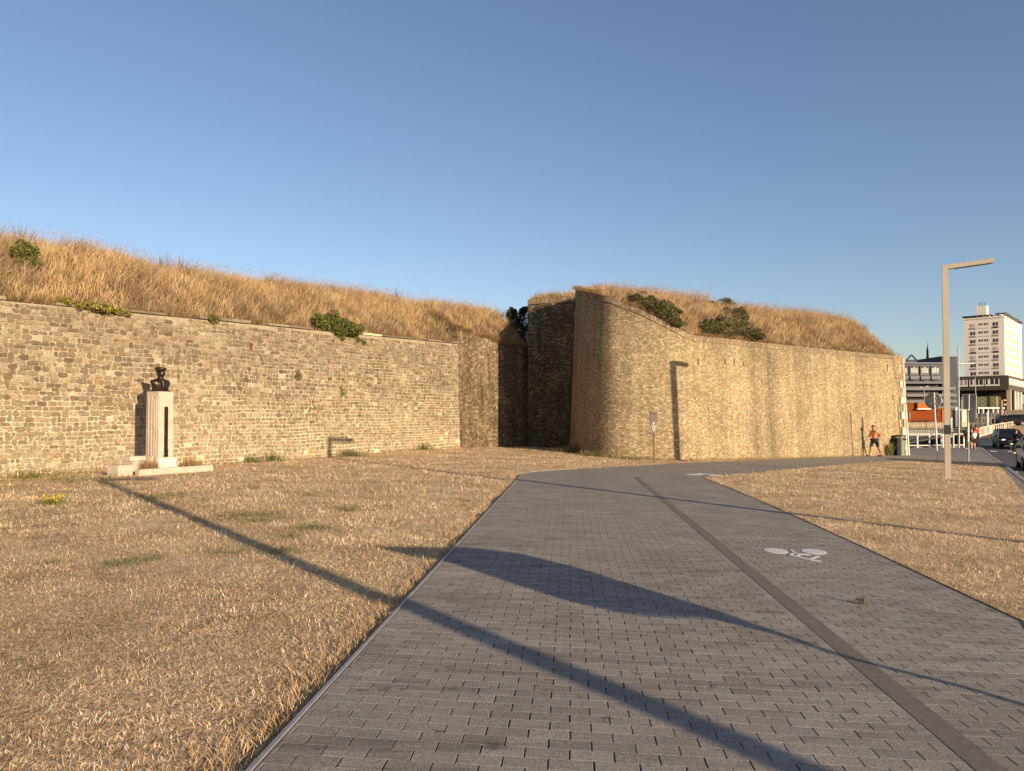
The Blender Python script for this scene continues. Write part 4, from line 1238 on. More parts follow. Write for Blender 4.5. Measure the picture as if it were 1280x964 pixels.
for (wa,ha),(wb,hb_) in zip(hs_[1:-1],hs_[2:]): mb.tube((pl_dir.x*wa,pl_dir.y*wa,ha),(pl_dir.x*wb,pl_dir.y*wb,hb_),.03,.026,8)
build('pole',mb,M['grey_metal'],ft)
mb=MB(); mb.box((pl_dir.x*hs_[1][0],pl_dir.y*hs_[1][0],.04),(.6,.6,.06),.3,.02); build('base_plate',mb,M['dark_metal'],ft)

# =================================================================== INFO POST
q=P(817.3,579.3); t=thing('info_post',(q.x,q.y,g(q.x,q.y)+.03),'slim paddle shaped red and grey information post at the path edge before the bastion','sign',rz=R(8))
m=MB(); m.box((0,0,.62),(.05,.035,1.24),0,.008); build('post',m,simple('corten steel',(.085,.04,.025),.7,var=.3,scale=8),t)
def frontpoly(mb,pts,y,th,col=None): mb.loft([[(x,y,z) for x,z in pts],[(x,y+th,z) for x,z in pts]],col)
m=MB(); frontpoly(m,[(-.15,2.03),(.15,2.03),(.14,1.55),(.035,1.17),(-.035,1.17),(-.14,1.55)],-.02,.05); build('panel',m,M['dark_metal'],t)
def pan(z1,z0,w1,w0,mat,nm):
    m=MB(); frontpoly(m,[(-w1,z1),(w1,z1),(w0,z0),(-w0,z0)],-.0245,.004); return build(nm,m,mat,t)
pan(2.02,1.90,.142,.140,simple('dark red print',(.03,.012,.010),.5,var=.05),'printed_band')
pan(1.895,1.64,.140,.133,simple('faded rose print',(.09,.03,.024),.5,var=.2,scale=20),'printed_band')
pan(1.49,1.24,.115,.045,simple('white print',(.24,.21,.18),.5,var=.05),'printed_band')
o=pan(1.60,1.52,.02,.015,M['white_metal'],'pictogram')

# =================================================================== MONUMENT
def monument():
    n_=Vector((.887,-.462,0)); rz=math.atan2(n_.y,n_.x)+math.pi/2     # local -Y faces the viewer side (wall normal)
    q=P(199,590.5); c=Vector((q.x,q.y,0)); c.z=g(c.x,c.y)
    t=thing('bust_monument',c,'pale stone pedestal with a dark bronze bust of a man in a peaked cap','monument',rz=rz)
    ls=M['limestone']
    m=MB(); rings=[]
    def rect(w_,d_,z): return [(-w_,-d_,z),(w_,-d_,z),(w_,d_,z),(-w_,d_,z)]
    zt=2.20
    m.loft([rect(.235,.25,.35),rect(.225,.24,zt-.012),rect(.213,.228,zt)]); build('pedestal_shaft',m,ls,t)
    # fluted left side
    for k,(y0,w_,zz) in enumerate(((-.165,.03,2.06),(-.075,.045,2.0),(.03,.06,2.06),(.14,.03,2.06))):
        m=MB(); m.box((-.238,y0,(.42+zz)/2),(.026,w_,zz-.42),0,.006); build('flute',m,ls,t)
        m=MB(); m.box((.238,y0,(.42+zz)/2),(.026,w_,zz-.42),0,.006); build('flute',m,ls,t)
    # bronze sword relief on the front
    m=MB(); m.box((0,-.262,1.18),(.10,.03,1.22),0,.01); m.box((0,-.276,1.18),(.03,.014,1.2),0,.004)
    m.box((0,-.268,.585),(.12,.045,.05),0,.012); m.box((0,-.268,.52),(.10,.045,.10),0,.015); m.box((0,-.268,.45),(.14,.045,.045),0,.012); m.box((0,-.268,.635),(.10,.04,.04),0,.01)
    build('bronze_sword_relief',m,M['bronze'],t)
    # plinth with curved wings
    m=MB(); m.box((0,0,.2),(.62,.62,.42),0,.015); build('plinth',m,ls,t)
    m=MB(); m.box((0,-.322,.245),(.50,.03,.31),0,.006); build('inscription_tablet',m,simple('white tablet',(.74,.66,.56),.7,var=.06,scale=6),t)
    # engraved lines: too small in the photograph to read, laid as small engraved strokes
    tb=t.children[-1]
    for r_ in range(6):
        z=.37-r_*.047; x=-.21 + (.02 if r_ in (0,5) else 0); e=.21-(.03 if r_ in (0,5) else 0)
        mm=MB()
        while x<e:
            w_=random.uniform(.012,.05)
            xx=x
            while xx<min(x+w_,e):
                mm.box((xx,-.3385,z),(.004,.003,.014),0); mm.box((xx+.003,-.3385,z+(.005 if random.random()<.5 else -.005)),(.006,.003,.003),0); xx+=.011
            x+=w_+.016
        build('engraved_line',mm,M['letter'],tb)
    for sx in (-1,1):
        m=MB(); pts=[(.30,.0),(.56,.0),(.56,.10),(.50,.16),(.47,.25),(.42,.31),(.36,.36),(.33,.44),(.30,.47)]
        if sx<0: pts=[(-a,b) for a,b in pts][::-1]
        m.loft([[(x,-.14,z) for x,z in pts],[(x,.22,z) for x,z in pts]]); build('scroll_wing',m,ls,t)
    # stepped blocks on the left
    for (x,y,w_,d_,h_,zz) in ((-.72,.05,.34,.40,.34,.0),(-1.0,-.05,.30,.46,.24,0),(.80,.30,.16,.16,.26,0)):
        m=MB(); m.box((x,y,zz+h_/2),(w_,d_,h_),0,.02); build('stone_block',m,ls,t)
    m=MB(); m.box((-1.30,-.22,.13),(.42,.42,.30),.0,.02); build('stone_block',m,ls,t)
    m=MB(); m.box((-.62,.18,.40),(.46,.3,.13),0,.02); build('stone_block',m,ls,t)
    # kerb round the planting bed
    x=-1.12
    for l in (.38,.46,.52,.5,.44):
        m=MB(); m.box((x+l/2,-.64,.05),(l-.008,.17,.22),0,.014); build('border_stone',m,ls,t); x+=l
    for sx,ll in ((1,.62),):
        m=MB(); m.box((x-.085,-.24,.05),(.17,.62,.215),0,.014); build('border_stone',m,ls,t)
    m=MB(); m.box((.0,-.26,.02),(2.2,.6,.1),0,.01); build('planting_bed',m,M['soil'],t)
    for cx_,nm in ((-.62,'left'),(.68,'right')):
        n=320; pos=rng.normal(size=(n,3))*np.array([.12,.07,0])+np.array([cx_,-.42,.07]); hh=.12+.26*rng.random(n); an=rng.random(n)*6.28
        cl=palette(n,[(.36,.21,.08),(.45,.30,.14),(.22,.14,.06)],[1,1,1],.2)
        blades('dry_plant',pos,hh,np.full(n,.012),np.stack([np.cos(an),np.sin(an)],1)*(.12*rng.random(n))[:,None],cl*.7,cl,M['straw'],t,kind='stuff')
    # --- bust: lofted torso, neck, head in one skin
    def ring(cx_,cy_,z,rx,ry,n=20,p=2.0):
        o=[]
        for k in range(n):
            a=2*math.pi*k/n; ca,sa_=math.cos(a),math.sin(a)
            o.append((cx_+rx*abs(ca)**(2/p)*(1 if ca>=0 else -1),cy_+ry*abs(sa_)**(2/p)*(1 if sa_>=0 else -1),z))
        return o
    z0=zt+.035; m=MB()
    BX,BZ=1.13,.93
    _ring=ring
    def ring(cx_,cy_,z,rx,ry,n=20,p=2.0): return _ring(cx_*BX,cy_*BX,z0+(z-z0)*BZ,rx*BX,ry*BX,n,p)
    prof=[(0,0,0,.205,.11),(0,0,.02,.21,.115),(0,-.005,.08,.212,.125),(0,-.01,.15,.235,.135),(0,-.005,.22,.255,.135),(0,0,.27,.245,.12),(0,.005,.305,.20,.10),(0,.005,.335,.12,.085),(0,0,.36,.078,.075),(0,-.005,.385,.068,.07),(0,-.012,.405,.066,.072),
          (0,-.022,.42,.068,.085),(0,-.028,.445,.078,.098),(0,-.025,.475,.085,.105),(0,-.018,.51,.088,.108),(0,-.012,.55,.088,.108),(0,-.008,.58,.082,.10)]
    m.loft([ring(a,b,z0+c_,rx,ry) for a,b,c_,rx,ry in prof]); b_=build('bust',m,M['bronze'],t,smooth=True)
    m=MB(); m.add([(x_*BX,y_*BX,z0+(z_-z0)*BZ) for x_,y_,z_ in [(-.012,-.128,z0+.5),(.012,-.128,z0+.5),(.018,-.155,z0+.468),(-.018,-.155,z0+.468),(0,-.118,z0+.525),(0,-.125,z0+.455)]],[(0,1,4),(0,3,2,1),(0,4,3),(1,2,4),(3,5,2)]); build('nose',m,M['bronze'],b_)
    for sx in (-1,1):
        m=MB(); m.loft([ring(sx*(.088+k*.006),-.005,z0+.495,.008,.02*(1-.2*k),8) for k in range(3)]); build('ear',m,M['bronze'],b_)
        m=MB(); m.loft([ring(sx*.205,-.0,z0+.272,.055,.05,12),ring(sx*.205,0,z0+.288,.05,.045,12)]); build('epaulette',m,M['bronze'],b_)
        # lapels
        m=MB(); m.add([(x_*BX,y_*BX,z0+(z_-z0)*BZ) for x_,y_,z_ in [(sx*.03,-.12,z0+.33),(sx*.085,-.125,z0+.29),(sx*.10,-.152,z0+.18),(sx*.02,-.158,z0+.06),(sx*.01,-.15,z0+.2)]],[(0,1,2,3,4)] if sx>0 else [(4,3,2,1,0)]); build('lapel',m,M['bronze'],b_)
        m=MB(); m.tube((sx*.05,-.155,z0+.13),(sx*.05,-.18,z0+.13),.012,.010,8); build('button',m,M['bronze'],b_)
    cap=MB(); cap.loft([ring(0,-.008,z0+.55,.096,.116),ring(0,-.008,z0+.59,.100,.12),ring(0,-.005,z0+.605,.112,.135),ring(0,.0,z0+.64,.128,.152),ring(0,.004,z0+.668,.122,.142),ring(0,.008,z0+.68,.09,.09)])
    cp_=build('cap',cap,M['bronze'],b_,smooth=True)
    v=MB(); pts=[]; 
    for k in range(13):
        a=math.pi+math.pi*k/12; pts.append((.096*BX*math.cos(a),-.015+.112*BX*math.sin(a),z0+.565*BZ))
    outp=[(x*1.12,-.015+(y+.015)*1.42-.012,z-.022*math.sin(math.pi*k/12)) for k,(x,y,z) in enumerate(pts)]
    v.loft([pts,outp,[(x,y,z-.01) for x,y,z in outp],[(x,y,z-.012) for x,y,z in pts]],closed=False); v.f=v.f
    build('cap_visor',v,M['bronze'],b_)
    m=MB(); m.box((0,0,zt+.02),(.44,.29,.035),0,.008); build('bust_base',m,M['bronze'],t)
    return t
monument()

# =================================================================== PEOPLE
skin=simple('skin',(.42,.22,.14),.55,var=.06); skin_d=simple('tanned skin',(.30,.14,.08),.55,var=.06)
hairm=simple('dark hair',(.03,.02,.015),.7,var=.2)
def skinmesh(name,verts,edges,radii,mat,parent,sub=2,root=0):
    me=bpy.data.meshes.new(name); me.from_pydata(verts,edges,[]); me.update()
    o=link(name,me,parent); o.modifiers.new('skin','SKIN')
    if not me.skin_vertices: me.skin_vertices.new() if hasattr(me.skin_vertices,'new') else None
    for i,r_ in enumerate(radii):
        s=me.skin_vertices[0].data[i]; s.radius=(r_,r_) if not isinstance(r_,tuple) else r_; s.use_root=(i==root)
    ms=o.modifiers.new('subd','SUBSURF'); ms.levels=sub; ms.render_levels=sub
    me.materials.append(mat)
    return o
def person(loc,rz,label,H=1.72,shirt=None,shorts=None,shoe=None,skinm=None,stride=.22,arm_bend=.6,long_shirt=False,bare_top=False,build_=1.0,lean=.0,hand=1,group=None):
    t=thing('person',loc,label,'person',rz=rz,group=group); s=H/1.75; skinm=skinm or skin
    b=build_
    # facing local -Y
    V=[];E=[];Rr=[]
    def j(p,r_,par=None):
        V.append((p[0]*s,(p[1]-lean*max(0,p[2]-.9))*s,p[2]*s)); Rr.append(tuple(q*s for q in r_) if isinstance(r_,tuple) else r_*s)
        if par is not None: E.append((par,len(V)-1))
        return len(V)-1
    pel=j((0,0,.95),(.13*b,.10*b)); w_=j((0,0,1.08),(.125*b,.095*b),pel); ch=j((0,0,1.28),(.145*b,.105*b),w_); up=j((0,.01,1.40),(.12,.085),ch)
    nk=j((0,0,1.49),(.052,.052),up); hd0=j((0,-.02,1.58),(.07,.08),nk); hd=j((0,-.02,1.67),(.078,.092),hd0); tp=j((0,-.01,1.73),(.055,.065),hd)
    J={}
    for sx,ph in ((-1,1),(1,-1)):
        sh=j((sx*.17,.01,1.40),(.062,.062),up)
        el=j((sx*.25,.04-ph*.10,1.13),(.046,.046),sh); 
        wr=j((sx*.24,-.10*arm_bend-ph*.14,.90+.18*arm_bend),(.030,.030),el); pm=j((sx*.235,-.14*arm_bend-ph*.16,.83+.16*arm_bend),(.034,.018),wr)
        for fi,fo in enumerate((-.024,-.008,.008,.024)):
            f1=j((sx*.235+fo,-.16*arm_bend-ph*.17,.785+.155*arm_bend-abs(fi-1.5)*.004),(.009,.009),pm); j((sx*.235+fo,-.165*arm_bend-ph*.165,.75+.155*arm_bend),(.008,.008),f1)
        j((sx*.205,-.18*arm_bend-ph*.165,.815+.155*arm_bend),(.010,.010),pm)
        hp=j((sx*.09,0,.90),(.095*b,.10*b),pel); kn_=j((sx*.10,-ph*stride*.55-.02,.50),(.062,.064),hp); cf=j((sx*.10,-ph*stride*.75+.03,.30),(.052,.056),kn_); an=j((sx*.10,-ph*stride+.03,.09),(.036,.04),cf); to=j((sx*.11,-ph*stride-.13,.045),(.038,.028),an)
        J[sx]=(sh,el,wr,hp,kn_,cf,an,to)
    body=skinmesh('body',V,E,Rr,skinm,t,2)
    def sub(name,chain,infl,mat,trim=None):
        vs_=[];es=[];rs=[];mp={}
        for a in chain:
            mp[a]=len(vs_); vs_.append(V[a]); r_=Rr[a]; rs.append((r_[0]+infl,r_[1]+infl) if isinstance(r_,tuple) else r_+infl)
        for a,b2 in E:
            if a in mp and b2 in mp: es.append((mp[a],mp[b2]))
        return vs_,es,rs,mp
    if shirt:
        ch_=[pel,w_,ch,up,J[-1][0],J[1][0]]+([J[-1][1],J[1][1]])
        if long_shirt: ch_+=[J[-1][2],J[1][2]]
        vs_,es,rs,mp=sub('shirt',ch_,.018*s,shirt)
        if not long_shirt:
            for sx in (-1,1):
                a=mp[J[sx][1]]; s0=Vector(V[J[sx][0]]); e0=Vector(V[J[sx][1]]); vs_[a]=tuple(s0.lerp(e0,.75))
                rs[a]=(.062*s,.062*s)
        skinmesh('shirt',vs_,es,rs,shirt,t,2)
    if shorts:
        mat,longp=shorts
        ch_=[pel,J[-1][3],J[1][3],J[-1][4],J[1][4]]+([J[-1][5],J[1][5],J[-1][6],J[1][6]] if longp else [])
        vs_,es,rs,mp=sub('shorts',ch_,.022*s,mat)
        skinmesh('trousers' if longp else 'shorts',vs_,es,rs,mat,t,2)
    if shoe:
        for sx in (-1,1):
            a,to=Vector(V[J[sx][6]]),Vector(V[J[sx][7]])
            m=MB(); c=(a+to)/2; m.box((c.x,c.y-.01*s,.04*s),(.10*s,.27*s,.08*s),0,.03*s); build('shoe',m,shoe,t,smooth=False)
    m=MB(); hh=Vector(V[hd]); rings=[]
    for k in range(5):
        a=k/4*math.pi/2; rings.append([(hh.x+.088*s*math.cos(a)*math.cos(q)*1.0,hh.y+.016*s+.104*s*math.cos(a)*math.sin(q),hh.z+.0*s+.10*s*math.sin(a)-.035*s*(math.sin(q)*.8)*math.cos(a)) for q in [2*math.pi*i/14 for i in range(14)]])
    m.loft(rings); build('hair',m,hairm,t,smooth=True)
    m=MB(); m.add([(hh.x-.012*s,hh.y-.098*s,hh.z+.01*s),(hh.x+.012*s,hh.y-.098*s,hh.z+.01*s),(hh.x+.016*s,hh.y-.118*s,hh.z-.028*s),(hh.x-.016*s,hh.y-.118*s,hh.z-.028*s),(hh.x,hh.y-.095*s,hh.z-.035*s)],[(0,3,2,1),(3,4,2),(0,4,3),(1,2,4)]); build('nose',m,skinm,t)
    for sx in (-1,1):
        m=MB(); m.box((hh.x+sx*.032*s,hh.y-.099*s,hh.z+.012*s),(.022*s,.01*s,.01*s)); build('eye',m,hairm,t)
    m=MB(); m.box((hh.x,hh.y-.10*s,hh.z-.055*s),(.04*s,.01*s,.008*s)); build('mouth',m,simple('lips',(.25,.09,.07),.6,var=0),t)
    return t
navy=simple('dark navy cotton',(.035,.04,.055),.9,var=.15); blackc=simple('black cloth',(.015,.015,.018),.9,var=.15)
orange_s=simple('bare tanned back',(.50,.20,.10),.6,var=.08); whitec=simple('white cotton',(.7,.68,.62),.9,var=.05); redc=simple('red jersey',(.55,.03,.03),.8,var=.1)
shoeD=simple('dark shoe',(.02,.02,.02),.7,var=.1); shoeW=simple('white shoe',(.7,.66,.6),.7,var=.05); greenc=simple('dark green trousers',(.03,.05,.03),.9,var=.1); pinkc=simple('orange shoe',(.55,.2,.06),.7,var=.05)
q=P(1093.5,571.6); q.z=g(q.x,q.y)+.045
person(q,R(-62),'person in a coral orange top and dark shorts walking along the bastion wall',1.74,simple('coral shirt',(.72,.27,.14),.8,var=.12,scale=6),(navy,False),shoeD,skin_d,.36,1.1,build_=1.1,lean=.14)
bpy.data.objects['person']['label']='person in a coral orange top and dark shorts walking along the bastion wall'
for x,y,rz,lb,H_,sh,pn,so_,ls_ in (
    (1209.5,562.0,R(160),'person in black top and dark trousers beside the grey sign pole',1.70,blackc,(greenc,True),shoeW,True),
    (1214.6,561.6,R(175),'person in brown shirt and dark shorts beside the child',1.66,simple('brown shirt',(.12,.06,.04),.9,var=.1),(blackc,False),pinkc,False),
    (1218.3,562.2,R(185),'child in a white shirt and black shorts with the pedestrians',1.48,whitec,(blackc,False),pinkc,False),
    (1221.0,557.5,R(190),'person in a bright red jersey behind the child in white',1.72,redc,(blackc,False),shoeD,False),
    (1270.5,565.5,R(120),'person in black clothes and white shoes standing beside the dark car at the right edge',1.70,blackc,(blackc,True),shoeW,True)):
    q=P(x,y); q.z=g(q.x,q.y)+(.045 if x<1240 else -.08)
    person(q,rz,lb,H_,sh,pn,so_,None,.16,.4,long_shirt=ls_)

# =================================================================== VEHICLES
glass=simple('dark car glass',(.010,.011,.013),.12,0,var=0,spec=.4)
tyre=simple('tyre rubber',(.015,.015,.015),.9,var=.1); rim=simple('alloy rim',(.35,.35,.35),.3,.8,var=0)
headl=simple('clear headlight',(.85,.85,.85),.15,.1,var=0,spec=.9); chrome=simple('chrome',(.6,.6,.6),.2,.9,var=0)
plate=simple('number plate',(.7,.68,.6),.5,var=0); redl=simple('red tail light',(.35,.01,.01),.3,var=0)
def car(loc,rz,label,paintm,Lc=4.4,Wc=1.84,Hc=1.62,group=None):
    t=thing('car',loc,label,'car',rz=rz,group=group)     # front faces local -Y
    k=Lc/4.4
    def sec(y,zb,zt,hw,top): # rounded section
        pts=[]
        prof=[(hw*.90,zb),(hw*.98,zb+.10),(hw,zb+.32),(hw*.985,zt-.12),(hw*top,zt-.02),(hw*top*.7,zt),(0,zt+.012)]
        r_=[(x,y,z) for x,z in prof]+[(-x,y,z) for x,z in prof[:-1][::-1]]
        return r_
    hw=Wc/2; belt=.98*Hc/1.62
    st=[(-2.20,.34,.62,.80,.80),(-2.16,.26,.80,.90,.84),(-2.0,.22,.90,.96,.86),(-1.5,.20,belt-.02,.99,.88),(-1.0,.20,belt+.04,1,.9),(0,.20,belt+.06,1,.93),(1.2,.20,belt+.08,1,.93),(1.9,.22,belt+.08,.97,.9),(2.15,.30,belt+.02,.92,.86),(2.2,.40,.85,.84,.8)]
    m=MB(); m.loft([sec(y*k,a,b_,hw*w_,tp) for y,a,b_,w_,tp in st]); body=build('body',m,paintm,t,smooth=True)
    def gh(y,z,w_): return [(w_,y,z),(-w_,y,z)]
    zt=Hc; zb=belt+.03
    low=[(-.86,-1.15),(.86,-1.15),(.88,1.95),(-.88,1.95)]; high=[(-.62,-.35),(.62,-.35),(.66,1.55),(-.66,1.55)]
    sc_=Wc/1.84
    m=MB(); m.loft([[(x*sc_,y*k,zb-.06) for x,y in low],[(x*sc_*.985,y*k*.99,zb+.12) for x,y in low],[(x*sc_,y*k,zt-.06) for x,y in high]]); build('windows',m,glass,t)
    m=MB(); m.loft([[(x*sc_*1.01,y*k,zt-.075) for x,y in high],[(x*sc_,y*k,zt-.03) for x,y in high],[(x*sc_*.85,y*k*.93,zt) for x,y in high]]); build('roof',m,paintm,t)
    for sx in (-1,1):
        for a,b_ in ((low[0 if sx<0 else 1],high[0 if sx<0 else 1]),(low[3 if sx<0 else 2],high[3 if sx<0 else 2])):
            m=MB(); m.tube((a[0]*sc_*1.0,a[1]*k,zb),(b_[0]*sc_*1.02,b_[1]*k,zt-.05),.035,.03,6); build('pillar',m,paintm,t)
        m=MB(); m.tube((sx*.875*sc_,.35*k,zb+.02),(sx*.65*sc_,.38*k,zt-.06),.03,.03,6); build('pillar',m,paintm,t)
        m=MB(); m.box((sx*(hw+.09),-.95*k,belt+.10),(.20,.10,.14),0,.03); build('wing_mirror',m,paintm,t)
        m=MB(); m.box((sx*.66*sc_,-2.115*k,.76),(.36,.14,.12),-sx*.25,.03); build('headlight',m,headl,t)
        m=MB(); m.box((sx*.74*sc_,2.14*k,.88),(.26,.12,.18),sx*.2,.03); build('tail_light',m,redl,t)
        for y in (-1.36,1.36):
            m=MB(); m.tube((sx*(hw-.20),y*k,.33),(sx*(hw+.005),y*k,.33),.335,.335,20); w_=build('wheel',m,tyre,t)
            m=MB(); m.tube((sx*(hw-.02),y*k,.33),(sx*(hw+.012),y*k,.33),.22,.20,14)
            for q in range(5):
                a=q*1.2566; m.box((sx*(hw+.014),y*k+.11*math.cos(a),.33+.11*math.sin(a)),(.012,.05,.05),0)
            build('rim',m,rim,w_)
    m=MB(); m.box((0,-2.19*k,.66),(.9,.06,.16),0,.01); build('grille',m,M['dark_metal'],t)
    m=MB(); m.box((0,-2.225*k,.68),(.11,.02,.09),0,.01); build('emblem',m,chrome,t)
    m=MB(); m.box((0,-2.20*k,.44),(.52,.05,.12),0,.004); build('number_plate',m,plate,t)
    m=MB(); m.box((0,-2.17*k,.28),(1.3,.10,.14),0,.02); build('bumper_intake',m,M['dark_metal'],t)
    m=MB(); m.box((0,-1.08*k,belt+.085),(1.2,.03,.02),.02); build('wiper',m,M['dark_metal'],t)
    return t
blackp=simple('black car paint',(.008,.008,.009),.45,0,var=0,spec=.15); darkg=simple('dark green car paint',(.02,.028,.022),.25,0,var=0,spec=.7)
q=P(1259.5,561.0); Yc=q.y; q=at(1259.5,Yc+2.3); q.z=g(q.x,q.y-2.2)-.07
car(q,R(-24),'black estate car facing the camera where the road leaves the bridge',blackp)
q=P(1286,592); cd=kd if kd.y>0 else -kd
c=Vector((K[1].x,K[1].y,0))-cd*3.9+kn*1.15
# place the near car so its kerb side front corner sits at x about 1270
c=at(1300,32.5); c=at(1308,32.3); c=Vector((c.x+.35,33.0,0)); c.z=g(c.x,c.y)-.08
car(c,R(-30),'dark green car cut off by the right edge of the photograph, wheel at the kerb',darkg,Hc=1.6)
for x,Yf,lb in ((1262,112,'black car parked high beyond the pale railing, left of the pair'),(1277,118,'black car parked beyond the pale railing, right of the pair')):
    q=at(x,Yf); car(q,R(75),lb,blackp,Hc=1.55)

# =================================================================== STREET FURNITURE at the end of the bastion
def pole(name,x,ytop,pb,label,cat,r0=.04,r1=None,mat=None,xtop=None,group=None):
    t=thing(name,pb,label,cat,group=group)
    zt=zat(x,ytop,pb.y)-pb.z; xt=(ray(xtop if xtop else x,ytop)[0]*pb.y)-pb.x
    m=MB(); m.tube((0,0,-.05),(xt,0,zt),r0,r1 or r0,10); build('pole',m,mat or M['white_metal'],t)
    return t,Vector((xt,0,zt))
b=P(1172,577.0,.045); t,top_=pole('road_sign',1172,491,b,'leaning white pole carrying a round road sign seen from behind','sign',.035,.035,M['white_metal'],1167.5)
dc=top_-Vector((-.05,0,.42)); m=MB(); m.tube(dc+Vector((0,-.05,0)),dc+Vector((0,-.075,0)),.39,.39,32); disc=build('sign_disc',m,simple('dull sign back',(.26,.26,.27),.6,.1,var=.35,scale=2),t)
m=MB()
for k in range(32):
    a0,a1=2*math.pi*k/32,2*math.pi*(k+1)/32
    m.tube(dc+Vector((.39*math.cos(a0),-.04,.39*math.sin(a0))),dc+Vector((.39*math.cos(a1),-.04,.39*math.sin(a1))),.022,.022,6,cap=False)
build('rim',m,M['lamp_metal'],t)
for dz in (-.13,.13):
    m=MB(); m.box(dc+Vector((0,-.09,dz)),(.34,.03,.05),0,.005); build('bracket',m,M['lamp_metal'],t)
m=MB(); m.box(dc+Vector((-.5,-.02,-.6)),(.0,.0,.0)) if False else None
# move disc behind the pole: the pole is between it and the camera
for ch in t.children:
    if ch.name.split('.')[0] in ('sign_disc','rim','bracket'):
        Rm=Matrix.Rotation(R(-49),4,'Z'); pv_=Vector((top_.x,0,0)); ch.matrix_basis=Matrix.Translation(pv_+Vector((0,.13,0)))@Rm@Matrix.Translation(-pv_)
b=P(1210.5,578.0,.045); t,top_=pole('road_sign',1210.5,493,b,'grey pole with a rectangular sign panel seen from behind, beside the pedestrians','sign',.04,.04,M['grey_metal'],1211)
m=MB(); m.box((top_.x,.09,top_.z-.38),(.60,.03,.76),0,.01); build('sign_panel',m,M['grey_metal'],t)
m=MB()
for dz in (0,-.76): m.box((top_.x,.06,top_.z+dz),(.64,.03,.03))
for dx in (-.31,.31): m.box((top_.x+dx,.06,top_.z-.38),(.03,.03,.74))
build('panel_frame',m,M['white_metal'],t)
m=MB(); m.box((top_.x+.12,-.05,top_.z-1.12),(.34,.03,.62),0,.01); build('lower_panel',m,M['grey_metal'],t)
for ch in t.children:
    if ch.name.split('.')[0] in ('sign_panel','panel_frame','lower_panel'): ch.matrix_basis=Matrix.Translation((top_.x,0,0))@Matrix.Rotation(R(-49),4,'Z')@Matrix.Translation((-top_.x,0,0))
m=MB(); m.tube((0,0,1.0),(top_.x*.5,0,top_.z*.78),.043,.043,10); build('pole_sleeve',m,M['white_metal'],t)
b=P(1198.5,560.5,.045); t,top_=pole('street_lamp',1198.5,433,b,'tall thin grey mast lamp with a short arm behind the beige lamp','street lamp',.085,.045,M['grey_metal'],1198)
zz=zat(1200,454.5,b.y)-b.z; m=MB(); m.box((.68,0,zz),(1.28,.10,.06),0,.01); build('arm',m,M['grey_metal'],t)
m=MB(); m.tube((0,0,zz-.5),(.25,0,zz-.02),.02,.02,6); build('brace',m,M['grey_metal'],t)
m=MB(); m.box((0,0,zat(1200,486,b.y)-b.z),(.22,.22,.16),0,.02); build('junction_box',m,M['dark_metal'],t)
b=P(1136.3,570.2,.04); t,top_=pole('white_post',1133,505,b,'slim leaning white post against the pale quoins at the end of the bastion','post',.05,.05,M['white_metal'],1132)
m=MB(); m.box((top_.x,0,top_.z),(.14,.14,.05),0,.01); build('cap',m,M['dark_metal'],t)
# litter bin
b=P(1125,570.3,.04); t=thing('litter_bin',b,'round grey green litter bin with a black side at the end of the wall','litter bin',rz=R(10))
m=MB(); n=24
m.tube((0,0,.0),(0,0,1.06),.30,.31,n); build('body',m,simple('grey green bin shell',(.13,.14,.10),.5,.2,var=.08),t,smooth=False)
m=MB(); 
for k in range(3): m.loft([[(x*s_,y*s_,z) for x,y,z in [(.31*math.cos(a),.31*math.sin(a),zq_) for a in [2*math.pi*i/n for i in range(n)]]] for s_,zq_ in ((1.06,1.10),(1.04,1.17),(.9,1.22))]) if k==0 else None
build('lid',m,M['dark_metal'],t)
m=MB(); m.box((.10,-.30,.96),(.24,.05,.12),.3,.02); build('slot',m,blackc,t)
m=MB(); m.box((-.34,-.10,.52),(.30,.42,1.02),.25,.05); build('side_cabinet',m,blackc,t)
m=MB(); m.box((.22,-.22,.08),(.14,.03,.05),.7,.01); build('lock_plate',m,M['white_metal'],t)

# white quay railing
def railing(name,p0,p1,label,hgt,mat,nb,bars=False,base=.0,rail_r=.03,lowrail=.25,group=None):
    p0,p1=Vector(p0),Vector(p1); t=thing(name,p0,label,'railing',group=group); dv=p1-p0
    for zz,nm in ((hgt,'top_rail'),(lowrail,'bottom_rail')):
        m=MB(); m.tube(Vector((0,0,zz)),dv+Vector((0,0,zz)),rail_r,rail_r,6); build(nm,m,mat,t)
    for k in range(nb+1):
        q=dv*(k/nb); m=MB(); m.box((q.x,q.y,q.z+(hgt+base)/2),(rail_r*1.9,rail_r*1.9,hgt-base+.0)); build('upright',m,mat,t)
    if bars:
        k=0; n=bars
        for k in range(n):
            q=dv*((k+.5)/n); m=MB(); m.box((q.x,q.y,q.z+(hgt+lowrail)/2),(.07,.035,hgt-lowrail)); build('baluster',m,mat,t)
    return t
p0=at(1131,59.3); p1=at(1176,59.8); railing('quay_railing',p0,p1,'white metal quay railing left of the beige lamp post, by the end of the bastion',1.15,M['white_metal'],3,rail_r=.045)
p0=at(1178,60.2); p1=at(1204,60.6); railing('quay_railing',p0,p1,'white metal quay railing right of the beige lamp post, behind the pedestrians',1.15,M['white_metal'],2,rail_r=.045)
